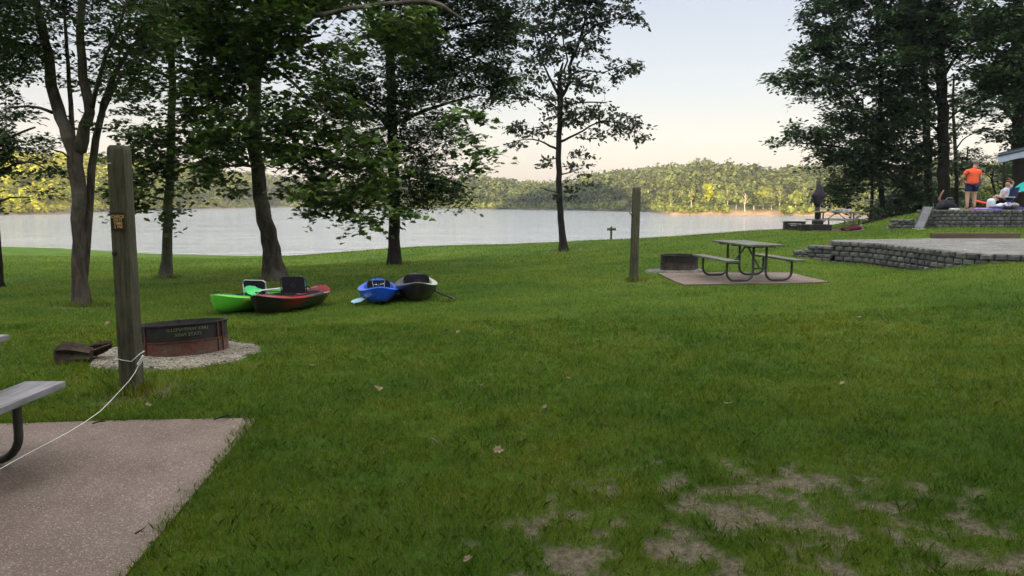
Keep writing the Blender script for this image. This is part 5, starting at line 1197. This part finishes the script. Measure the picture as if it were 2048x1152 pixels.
orange = simple('orange_cotton', (.72, .09, .035), (.85, .12, .05), 8, .85, .4, .01); navy = simple('navy_cotton', (.012, .022, .075), (.02, .032, .10), 8, .85, .4, .01)
grey_h = simple('grey_hair', (.12, .11, .10), (.25, .23, .21), 60, .9, .6, .003)
figure('man in orange shirt and navy shorts standing barelegged at the terrace edge, back turned', at2(1941, 27.5), 0, J1, orange, navy, grey_h, None).scale = (1.2, 1.2, 1)
J2 = dict(pelvis=(.05, 0, .34), spine=(.10, .02, .50), chest=(.16, .04, .68), neckbase=(.19, .03, .80), neck=(.195, .02, .84), head=(.20, .0, .93), face=(-.75, -.6, .1),
          shl=(.04, -.12, .74), ell=(-.06, -.22, .56), wrl=(-.14, -.18, .46), shr=(.30, .10, .76), elr=(.44, .04, .96), wrr=(.31, .0, 1.06),
          hpl=(.0, -.09, .34), knl=(-.32, -.12, .50), anl=(-.12, -.22, .44), tol=(-.02, -.28, .36), hpr=(.02, .09, .34), knr=(-.26, .05, .46), anr=(-.22, -.02, .09), tor=(-.30, -.06, .03))
lav = simple('lavender_cotton', (.38, .40, .52), (.5, .52, .64), 12, .85, .4, .01)
c2 = at2(2001, 27.9)
figure('person in pale lavender shirt lounging in a camp chair, one arm behind the head', c2, 0, J2, lav, simple('dark_shorts', (.01, .012, .02), (.02, .024, .04), 8, .9, .3, .01), simple('brown_hair', (.10, .07, .05), (.2, .14, .1), 60, .9, .5, .003), None)
# camp chair
e = empty('camp_chair', c2 + Vector((.08, .02, 0)), .25, 'navy folding camp chair under the lounging person', 'chair')
mb = MB(); mb.box((-.02, 0, .24), (.5, .5, .02), bev=.008, R=RY(-.1)); mb.build('seat', navy, e)
mb = MB(); mb.box((.30, 0, .52), (.02, .52, .62), bev=.008, R=RY(.42)); mb.build('backrest', navy, e)
for s in (-1, 1):
    for a, b2 in (((-.25, .26, .0), (.24, .26, .42)), ((.30, .26, 0), (-.25, .26, .44)), ((.24, .26, .2), (.45, .26, .82))):
        mb = MB(); mb.tube([(a[0], s * a[1], a[2]), (b2[0], s * b2[1], b2[2])], .011, 6); mb.build('leg', M['pipe'], e, smooth=True)
    mb = MB(); mb.box((-.02, s * .29, .45), (.46, .07, .02), bev=.006); mb.build('armrest', M['white'] if s < 0 else navy, e)
# things on the terrace
q = at2(1958, 28.3)
mb = MB(); mb.tube([(-.05, 0, .12 + .28), (.4, 0, .30), (1.1, -.1, .14)], .045, 10)
tag(mb.build('foam_noodle', simple('coral_foam', (.75, .10, .07), (.85, .14, .1), 8, .7, 0), None, smooth=True, loc=at2(1950, 28.3) + Vector((0, 0, -.08))), 'coral red foam tube slanting down beside the man in orange', 'foam tube')
def mat_sheet(name, label, c, w_, d_, col, cat, t=.03, rz=0):
    mb = MB(); n = 12
    vs = []; fs = []
    for i in range(n + 1):
        for j in range(5): x = (i / n - .5) * w_; y = (j / 4 - .5) * d_; vs.append((x, y, t + .012 * math.sin(x * 9 + j)))
    for i in range(n):
        for j in range(4): k = i * 5 + j; fs.append((k, k + 5, k + 6, k + 1))
    b0 = len(vs); vs += [(a, b2, .002) for a, b2, _ in vs[:b0]]; fs += [tuple(b0 + x for x in f[::-1]) for f in fs[:]]
    for i in range(n): fs.append((i * 5, (i + 1) * 5, b0 + (i + 1) * 5, b0 + i * 5)); fs.append((i * 5 + 4, b0 + i * 5 + 4, b0 + (i + 1) * 5 + 4, (i + 1) * 5 + 4))
    for j in range(4): fs.append((j, b0 + j, b0 + j + 1, j + 1)); k = n * 5 + j; fs.append((k, k + 1, b0 + k + 1, b0 + k))
    mb.add(vs, fs); return tag(mb.build(name, simple(name, tuple(x * .8 for x in col), col, 6, .8, .2), None, loc=c, rot=(0, 0, rz), smooth=True, angle=40), label, cat)
mat_sheet('beach_mat', 'pink mat spread at the terrace edge behind the standing man', at2(1968, 27.9), .75, .5, (.75, .18, .22), 'mat', .05)
mat_sheet('towel', 'violet blue towel laid along the edge of the upper wall', at2(1974, 27.0), .85, .34, (.2, .19, .6), 'towel', .04)
mat_sheet('blanket', 'dark patterned blanket heaped under the camp chair', at2(2012, 27.3), 1.0, .4, (.10, .08, .22), 'blanket', .10)
# white jug
e = empty('water_jug', at2(1981, 27.7), 0, 'white water jug standing left of the lounging person', 'jug')
mb = MB(); mb.lathe([(.001, 0), (.12, 0), (.14, .02), (.14, .30), (.12, .36), (.05, .40), (.045, .43), (.001, .43)], 20); mb.build('body', simple('milky_plastic', (.55, .62, .66), (.65, .72, .75), 5, .4, 0), e, smooth=True, angle=50)
mb = MB(); mb.tube([(.05, -.02, .38), (.11, -.08, .42), (.14, -.08, .34), (.14, -.06, .26)], .013, 6); mb.build('handle', M['white'], e, smooth=True)
mb = MB(); mb.lathe([(.05, .42), (.05, .46), (.001, .465)], 14); mb.build('lid', navy, e, smooth=True)
# crumpled items
rgx = np.random.default_rng(4)
for k, (uu, lab) in enumerate([(1999, 'white crumpled plastic bag between jug and camp chair'), (2014, 'white and violet rumpled bag lying right of the camp chair'), (2028, 'grey rounded stone like cushion at the right of the bags')]):
    mb = MB(); vs = []; fs = []
    for i in range(7):
        for q_ in range(14):
            th = math.pi * i / 6; a = 2 * math.pi * q_ / 14; w_ = 1 + rgx.normal() * (.16 if k < 2 else .04); vs.append((.17 * w_ * math.sin(th) * math.cos(a), .12 * w_ * math.sin(th) * math.sin(a), max(0, .075 + .085 * w_ * math.cos(th))))
    for i in range(6):
        for q_ in range(14): fs.append((i * 14 + q_, i * 14 + (q_ + 1) % 14, (i + 1) * 14 + (q_ + 1) % 14, (i + 1) * 14 + q_))
    mb.add(vs, fs); tag(mb.build(['plastic_bag', 'plastic_bag', 'cushion'][k], [M['white'], simple('violet_bag', (.2, .15, .4), (.7, .7, .75), 9, .6, .2, lo=.45, hi=.55), simple('grey_cushion', (.22, .22, .22), (.3, .3, .3), 9, .8, .2)][k], None, loc=at2(uu, 27.0 if k else 27.2, .06 if k == 0 else .09), smooth=True), lab, 'cushion' if k == 2 else 'bag')
# black pack and stick at left of the terrace
e = empty('backpack', at2(1893, 27.0), .2, 'black pack lying on the wall top left of the man in orange', 'backpack')
mb = MB(); vs = []; fs = []
prof = [(-.42, .03, .06), (-.34, .16, .2), (-.15, .22, .34), (.1, .22, .33), (.3, .17, .2), (.42, .06, .09)]
for x, w_, h_ in prof:
    for q_ in range(14): a = 2 * math.pi * q_ / 14; vs.append((x, w_ * math.cos(a), max(0, h_ * .5 + h_ * .55 * math.sin(a) * (1 + .12 * math.sin(3 * a + x * 9)))))
for i in range(5):
    for q_ in range(14): fs.append((i * 14 + q_, i * 14 + (q_ + 1) % 14, (i + 1) * 14 + (q_ + 1) % 14, (i + 1) * 14 + q_))
fs += [tuple(range(14)), tuple(70 + q_ for q_ in range(14))]; mb.add(vs, fs); mb.build('body', M['black_fabric'], e, smooth=True)
mb = MB(); mb.tube([(-.2, -.1, .3), (-.1, -.14, .42), (.08, -.14, .42), (.18, -.1, .28)], .018, 6); mb.build('strap', simple('slate_strap', (.10, .14, .16), (.14, .18, .2), 5, .8, 0), e, smooth=True)
mb = MB(); sb_ = at2(1878, 27.1); mb.tube([(0, 0, 0), (.02, 0, .22), (.0, 0, .42), (.05, .0, .56), (.13, 0, .70)], [.03, .035, .028, .03, .018], 7)
mb.tube([(.02, 0, .3), (-.05, 0, .36), (-.06, 0, .44)], [.02, .014, .01], 6)
tag(mb.build('driftwood', simple('red_wood', (.20, .09, .06), (.34, .17, .12), 9, .8, .4, .006), None, smooth=True, loc=sb_), 'crooked reddish piece of driftwood standing upright beside the black pack', 'driftwood')
mat_sheet('paper', 'crumpled white paper on the wall top right of the pack', at2(1909, 26.6), .3, .16, (.6, .6, .6), 'paper', .05)
# table with teal shade
tb_ = at2(2040, 28.2)
e = empty('folding_table', tb_, 0, 'white topped folding table at the right edge with a teal tent on it', 'table')
mb = MB(); mb.box((.1, 0, .655), (1.15, .6, .03), bev=.008); mb.build('tabletop', M['white'], e)
for a in (-.4, .6):
    for s in (-1, 1): mb = MB(); mb.tube([(a, s * .25, .64), (a + .05 * (1 if a > 0 else -1), s * .25, 0)], .012, 6); mb.build('leg', M['pipe'], e, smooth=True)
mb = MB(); n = 6; vs = [(0, 0, .36)]; fs = []
for i in range(1, 5):
    for k in range(n * 3):
        a = 2 * math.pi * k / (n * 3); r = .46 * (i / 4) ** .9 * (1 - .07 * (k % 3 != 0)); vs.append((r * math.cos(a), r * math.sin(a), .36 * (1 - (i / 4) ** 1.15)))
for k in range(18): fs.append((0, 1 + k, 1 + (k + 1) % 18))
for i in range(3):
    for k in range(18): fs.append((1 + i * 18 + k, 1 + (i + 1) * 18 + k, 1 + (i + 1) * 18 + (k + 1) % 18, 1 + i * 18 + (k + 1) % 18))
fs.append(tuple(55 + k for k in range(17, -1, -1)))
mb.add(vs, fs); tag(mb.build('tent_cover', simple('teal_fabric', (.01, .36, .34), (.02, .46, .43), 5, .7, .1), None, loc=tb_ + Vector((.08, 0, .672))), 'small teal pointed cover standing on the white table at right edge', 'cover')
# awning
aw = P(1996, 306, 28.0)
e = empty('awning', (aw.x, aw.y, ZU - .01), 0, 'pale blue grey awning reaching in from the right edge above the campers', 'awning')
H_ = aw.z - ZU + .01
mb = MB(); n = 10; vs = []; fs = []
for i in range(n + 1):
    for j in range(7): y = 2.0 * j / 6; x = .68 * y + 4.0 * i / n; vs.append((x, y, H_ + .22 * (x - .68 * y) - .05 * y + .0 - .05 * math.sin(math.pi * j / 6)))
for i in range(n):
    for j in range(6): k = i * 7 + j; fs.append((k, k + 7, k + 8, k + 1))
b0 = len(vs); vs += [(a, b2, c - .02) for a, b2, c in vs[:b0]]; fs += [tuple(b0 + x for x in f[::-1]) for f in fs[:]]
mb.add(vs, fs); mb.build('canopy', simple('awning_cloth', (.50, .56, .66), (.6, .66, .75), 3, .6, .1), e, smooth=True)
mb = MB()
for k in range(11): mb.box((.2 + k * .4, -.01, H_ + .22 * (.2 + k * .4) - .25), (.40, .012, .24 - .02 * (k % 2)), R=RY(-.216))
mb.build('valance', simple('valance_cloth', (.32, .37, .47), (.42, .47, .58), 3, .7, .1), e)
mb = MB(); mb.tube([(0, -.02, H_ - .1), (4, -.02, H_ + .78)], .035, 8); mb.build('edge_bar', simple('blue_bar', (.03, .05, .12), (.05, .07, .16), 4, .4, 0), e, smooth=True)
mb = MB(); mb.tube([(.28, .05, H_ - .2), (.33, .05, H_ - .8), (.42, .1, 0)], [.035, .045, .06], 8); mb.build('pole', M['bark_dark'], e, smooth=True)
# fallen branch under the grove
mb = MB(); fb0 = P(1738, 458, 33); fb0.z = gz1(fb0.x, fb0.y)
mb.tube([(-.3, 0, .03), (.3, .05, .12), (.8, 0, .22), (1.2, .1, .3), (1.6, 0, .25)], [.05, .045, .04, .03, .02], 7)
rgb = np.random.default_rng(8)
for k in range(16):
    x = rgb.uniform(0, 1.5); a = rgb.normal(size=3) * .25; a[2] = abs(a[2]); mb.tube([(x, .03, .1 + x * .12), (x + a[0], a[1], .12 + x * .12 + a[2]), (x + a[0] * 1.9, a[1] * 1.5, .1 + x * .12 + a[2] * .9)], [.018, .012, .005], 5)
tag(mb.build('fallen_branch', M['bark_dark'], None, smooth=True, loc=fb0), 'dark fallen branch on the grass right of the far picnic table', 'branch')
# ------------------------------------------------------------------ litter: dry leaves and twigs
def dry_leaf(label, u, v, s, rz, seed):
    rg = np.random.default_rng(seed); p = G(u, v); s = s * .52; vs = []; fs = []; pts = LEAF_MAPLE
    mb = MB(); n = len(pts); c = (.4, 0)
    for t_ in (0, 1):
        vs += [((x - .4) * s, y * s, s * (.10 + .35 * (y * y) + .25 * (x - .4) ** 2 * math.sin(seed)) + rg.normal() * .03 * s + (.0018 if t_ else 0)) for x, y, z in pts]
        vs.append((0, 0, s * .04 + (.0018 if t_ else 0)))
    for i in range(n):
        fs.append((i, (i + 1) % n, n)); fs.append((n + 1 + (i + 1) % n, n + 1 + i, 2 * n + 1)); fs.append((i, n + 1 + i, n + 1 + (i + 1) % n, (i + 1) % n))
    mb.add(vs, fs); mb.tube([(-.4 * s, 0, s * .1), (-.8 * s, .06 * s, s * .14)], .0015, 4)
    o = mb.build('dry_leaf', M['leaf_brown'], None, loc=p + Vector((0, 0, .035)), rot=(rg.uniform(-.5, .5), rg.uniform(-.5, .5), rz)); tag(o, label, 'leaf')
for k, (u, v, s, lab) in enumerate([(995, 914, .15, 'largest curled tan leaf in the middle of the near lawn'), (1716, 641, .17, 'curled brown leaf on the lawn below the retaining wall'), (1686, 775, .13, 'upright tan leaf on the lawn at right, above the bare patch'), (756, 786, .16, 'flat pale brown leaf on the lawn right of the concrete corner'),
        (894, 668, .16, 'left one of two brown leaves lying below the charcoal kayak'), (917, 670, .13, 'right one of two brown leaves lying below the charcoal kayak'), (966, 779, .10, 'small tan leaf straight above the largest curled leaf'), (1135, 766, .11, 'small upright tan leaf right of picture centre'), (1456, 818, .13, 'flattened pale leaf at upper left of the bare earth'),
        (1090, 824, .11, 'small dull leaf lying right above the largest curled leaf'), (297, 820, .10, 'crumpled brown leaf between post foot and concrete edge'), (936, 1138, .10, 'reddish brown leaf at the bottom edge of the lawn'), (627, 740, .12, 'brown leaf on the grass right of the gravel patch'), (507, 612, .1, 'tiny leaf near the red kayak bow'), (1255, 602, .12, 'dark leaf just below the foot of the round post'), (215, 652, .16, 'pale leaf on the grass left of the sign post')]):
    if k != 13: dry_leaf(lab, u, v, s * 1.0, k * 1.7, k + 3)
def stick(label, a, b2, r, mt, cat='stick'):
    a, b2 = Vector(a), Vector(b2); m_ = a.lerp(b2, .5) + Vector((.004, .008, .006)); mb = MB(); mb.tube([a, m_, b2], [r, r * .9, r * .5], 6); d_ = (b2 - a); mb.tube([m_, m_ + d_ * .2 + Vector((.01, .02, .01))], [r * .6, r * .3], 5)
    tag(mb.build('stick', mt, None, smooth=True), label, cat)
def pad(u, v): p = G(u, v); p.z = gz1(p.x, p.y) + .03; return p
stick('dark thin stick lying near the corner of the concrete pad', pad(428, 848), pad(465, 839), .006, M['bark_dark'])
stick('small dark stick on the concrete below the post', pad(185, 857), pad(212, 852), .005, M['bark_dark'])
stick('tiny dark stick low on the concrete pad', pad(271, 1080), pad(287, 1076), .005, M['bark_dark'])
stick('short pale twig on the lawn above centre bottom', G(862, 893) + Vector((0, 0, .05)), G(878, 903) + Vector((0, 0, .04)), .005, M['bark_pale'])
# ------------------------------------------------------------------ grass blades
def inpoly(px, py, poly):
    c = np.zeros(len(px), bool); n = len(poly); j = n - 1
    for i in range(n):
        xi, yi = poly[i]; xj, yj = poly[j]
        k = ((yi > py) != (yj > py)) & (px < (xj - xi) * (py - yi) / (yj - yi + 1e-12) + xi); c ^= k; j = i
    return c
def blades(Y0, Y1, dens, w0, h0, two, seed, margin=3.2):
    rg = np.random.default_rng(seed)
    W0 = Y0 * .76 + margin; W1 = Y1 * .76 + margin; area = (W0 + W1) * (Y1 - Y0); n = int(area * dens)
    y = rg.uniform(Y0, Y1, n); x = rg.uniform(-W1, W1, n); k = np.abs(x) < y * .76 + margin; x, y = x[k], y[k]
    clump = fbm(x * 4.5, y * 4.5, 3); d = dirt(x, y)
    keep = rg.random(len(x)) > np.clip(d * 1.0, 0, .9)
    keep &= rg.random(len(x)) < np.clip(.35 + clump * 1.3, 0, 1)
    jx = x + rg.normal(size=len(x)) * .022 + (fbm(x * 4, y * 4, 3) - .42) * .26; jy = y + rg.normal(size=len(x)) * .022 + (fbm(x * 4 + 40, y * 4, 3) - .5) * .2
    for pl in EXCL: keep &= ~inpoly(jx, jy, pl)
    x, y, clump, d = x[keep], y[keep], clump[keep], d[keep]; z = gz(x, y) - .004; n = len(x)
    h = h0 * (.55 + .7 * clump) * rg.uniform(.55, 1.25, n) * (1 - .45 * d); w_ = w0 * rg.uniform(.6, 1.3, n)
    a = rg.random(n) * 6.283; ca, sa = np.cos(a), np.sin(a); la = rg.random(n) * 6.283; ln = h * rg.uniform(.25, 1.0, n); lx, ly = np.cos(la) * ln, np.sin(la) * ln
    B0 = np.stack([x - ca * w_, y - sa * w_, z], 1); B1 = np.stack([x + ca * w_, y + sa * w_, z], 1)
    if two:
        m0 = np.stack([x - ca * w_ * .8 + lx * .3, y - sa * w_ * .8 + ly * .3, z + h * .6], 1); m1 = np.stack([x + ca * w_ * .8 + lx * .3, y + sa * w_ * .8 + ly * .3, z + h * .6], 1)
        tp = np.stack([x + lx, y + ly, z + h * .95], 1)
        return np.stack([B0, B1, m1, tp, m0], 1).reshape(-1, 3), 5
    tp = np.stack([x + lx, y + ly, z + h], 1)
    return np.stack([B0, B1, tp], 1).reshape(-1, 3), 3
bz_edge = (B_ - A_)
parts = []
Yb = 2.4; kb = 0
while Yb < 55:
    Ye = min(55, Yb * 1.13); Ym = (Yb + Ye) / 2; kb += 1
    parts.append(blades(Yb, Ye, min(9500, 9500 * (4.0 / Ym) ** 2), .0014 * max(1, Ym / 3.6), .043 + .0007 * Ym, Ym < 10, kb)); Yb = Ye
def tufts(spots, seed):
    rg = np.random.default_rng(seed); X = []; Y = []; H = []; Wd = []
    for cx_, cy_, r0, r1, n, h in spots:
        a = rg.random(n) * 6.283; q = r0 + (r1 - r0) * rg.random(n) ** 1.6; X.append(cx_ + q * np.cos(a)); Y.append(cy_ + q * np.sin(a)); H.append(h * rg.uniform(.4, 1.2, n)); Wd.append(np.full(n, .0016 * max(1, cy_ / 4.5)) * rg.uniform(.6, 1.2, n))
    x, y, h, w_ = map(np.concatenate, (X, Y, H, Wd)); n = len(x); z = gz(x, y) - .004
    a = rg.random(n) * 6.283; ca, sa = np.cos(a), np.sin(a); la = rg.random(n) * 6.283; ln = h * rg.uniform(.15, .7, n); lx, ly = np.cos(la) * ln, np.sin(la) * ln
    return np.stack([np.stack([x - ca * w_, y - sa * w_, z], 1), np.stack([x + ca * w_, y + sa * w_, z], 1), np.stack([x + ca * w_ * .8 + lx * .35, y + sa * w_ * .8 + ly * .35, z + h * .6], 1), np.stack([x + lx, y + ly, z + h], 1), np.stack([x - ca * w_ * .8 + lx * .35, y - sa * w_ * .8 + ly * .35, z + h * .6], 1)], 1).reshape(-1, 3), 5
sp_ = [(pb.x, pb.y, .07, .26, 700, .13), (p2.x, p2.y, .07, .3, 260, .14), (-7.9, 13.75, .2, .55, 420, .12), (-6.3, 20, .3, .7, 300, .13), (-10.1, 22, .18, .5, 200, .13), (-4.2, 27, .22, .6, 200, .14), (2.3, 34, .25, .7, 160, .15), (l1.x + .15, l1.y + .02, .0, .34, 700, .10)]
rgt = np.random.default_rng(12)
for _ in range(260):
    yy = rgt.uniform(2.8, 11); xx = rgt.uniform(-.7, .7) * (yy + 1)
    if inpoly(np.array([xx + .06]), np.array([yy - .02]), EXCL[0])[0] or inpoly(np.array([xx - .1]), np.array([yy - .1]), EXCL[0])[0]: continue
    sp_.append((xx, yy, 0, .05, int(rgt.integers(8, 26)), rgt.uniform(.05, .10)))
for t_ in np.linspace(0, 1, 26):      # uncut grass along the slab's edge
    q = A_.lerp(A_ + cz / 2.2, float(t_)); sp_.append((q.x + rgt.normal() * .03 + .03, q.y, 0, .08, int(rgt.integers(10, 60)), .07))
    q = A_.lerp(A_ + bz_edge, float(t_)); sp_.append((q.x, q.y + .04, 0, .08, int(rgt.integers(10, 50)), .07))
def clear(co, k):
    c = co.reshape(-1, k, 3); g = np.ones(len(c), bool)
    for pl in EXCL[1:]: g &= ~inpoly(c[:, 0, 0], c[:, 0, 1], pl)
    return c[g].reshape(-1, 3), k
parts.append(clear(*tufts(sp_, 5)))
CO = []; LS = []; ST = []; bv = 0; bl = 0
for co, k in parts:
    n = len(co) // k; CO.append(co); LS.append(np.arange(len(co)) + bv); ST.append(np.arange(n) * k + bl); bv += len(co); bl += len(co)
gme = npmesh('grass', np.concatenate(CO), np.concatenate(LS), np.concatenate(ST))
m, nt, b, o = mat('grass_blades'); g = N(nt, 'ShaderNodeNewGeometry')
c = ramp(nt, g.outputs['Random Per Island'], [(0, (.056, .098, .009)), (.5, (.122, .196, .014)), (.88, (.18, .25, .024)), (.93, (.26, .24, .10)), (1, (.26, .24, .10))])
big = noise(nt, coords(nt, 'Object'), .35, 5, .6)
mid = noise(nt, coords(nt, 'Object'), 1.7, 5, .65); c = mixc(nt, 1.0, c, ramp(nt, mid, [(.35, (.62, .78, .75)), (.5, (1, 1, 1)), (.68, (1.35, 1.12, 1.1))]), 'MULTIPLY')
c = mixc(nt, 1.0, c, ramp(nt, big, [(.3, (.64, .86, .9)), (.52, (1, 1, 1)), (.72, (1.4, 1.14, 1.05))]), 'MULTIPLY')
nt.links.new(c, b.inputs['Base Color']); b.inputs['Roughness'].default_value = .6; b.inputs['Specular IOR Level'].default_value = .12
t = N(nt, 'ShaderNodeBsdfTranslucent'); nt.links.new(c, t.inputs['Color']); mx = N(nt, 'ShaderNodeMixShader'); mx.inputs['Fac'].default_value = .42
nt.links.new(b.outputs[0], mx.inputs[1]); nt.links.new(t.outputs[0], mx.inputs[2]); nt.links.new(mx.outputs[0], o.inputs['Surface'])
tag(link('grass', gme, m), 'mown green grass of the lawn with thin worn patches', 'grass', kind='stuff')
print('blades', len(gme.polygons))
# ------------------------------------------------------------------ air
HZ = 1
if HZ:
    mb = MB(); mb.box((100, 400, 35), (2600, 1500, 90)); hz = mb.build('haze', None) if False else None
    me = bpy.data.meshes.new('haze'); x0, x1, y0, y1, z0, z1 = -1000, 1100, -230, 1000, -9, 85
    me.from_pydata([(x0, y0, z0), (x1, y0, z0), (x1, y1, z0), (x0, y1, z0), (x0, y0, z1), (x1, y0, z1), (x1, y1, z1), (x0, y1, z1)], [], [(0, 3, 2, 1), (4, 5, 6, 7), (0, 1, 5, 4), (1, 2, 6, 5), (2, 3, 7, 6), (3, 0, 4, 7)])
    m = bpy.data.materials.new('haze_air'); m.use_nodes = True; nt = m.node_tree; nt.nodes.clear()
    o_ = nt.nodes.new('ShaderNodeOutputMaterial'); pv = nt.nodes.new('ShaderNodeVolumePrincipled'); pv.inputs['Color'].default_value = (.85, .9, 1, 1); pv.inputs['Density'].default_value = .00024
    nt.links.new(pv.outputs[0], o_.inputs['Volume'])
    tag(link('haze', me, m), 'faint evening haze over the lake', 'haze', kind='stuff')
# ------------------------------------------------------------------ light
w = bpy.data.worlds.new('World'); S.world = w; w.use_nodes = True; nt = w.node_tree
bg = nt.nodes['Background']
sky = nt.nodes.new('ShaderNodeTexSky'); sky.sky_type = 'NISHITA'; sky.sun_disc = False
SUN_EL = math.radians(7.0); SUN_AZ = math.radians(198)   # compass angle from +Y towards +X: behind the viewer, to the left
sky.sun_elevation = SUN_EL; sky.sun_rotation = SUN_AZ; sky.air_density = 1.0; sky.dust_density = 1.5; sky.ozone_density = 1.5
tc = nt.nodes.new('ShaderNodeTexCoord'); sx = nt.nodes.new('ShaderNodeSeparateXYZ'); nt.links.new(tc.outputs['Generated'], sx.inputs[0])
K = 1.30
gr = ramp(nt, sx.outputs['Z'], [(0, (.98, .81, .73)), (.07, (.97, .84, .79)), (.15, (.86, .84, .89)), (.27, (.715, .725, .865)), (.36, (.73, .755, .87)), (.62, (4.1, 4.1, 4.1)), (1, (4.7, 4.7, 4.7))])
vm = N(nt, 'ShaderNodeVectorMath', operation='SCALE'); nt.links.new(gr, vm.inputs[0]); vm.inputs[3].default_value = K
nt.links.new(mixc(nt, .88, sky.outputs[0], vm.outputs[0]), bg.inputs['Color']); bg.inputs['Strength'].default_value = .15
sd = bpy.data.lights.new('sun', 'SUN'); sd.energy = 4.0; sd.angle = math.radians(.6); sd.color = (1, .78, .45)
so = bpy.data.objects.new('sun', sd); COL.objects.link(so)
d = Vector((math.sin(SUN_AZ) * math.cos(SUN_EL), math.cos(SUN_AZ) * math.cos(SUN_EL), math.sin(SUN_EL)))
so.rotation_euler = d.to_track_quat('Z', 'Y').to_euler()
S.view_settings.view_transform = 'Standard'; S.view_settings.look = 'None'; S.view_settings.gamma = 1; S.view_settings.exposure = 1.95
S.cycles.max_bounces = 6; S.cycles.transparent_max_bounces = 8; S.cycles.volume_bounces = 0
print(TREELOG)
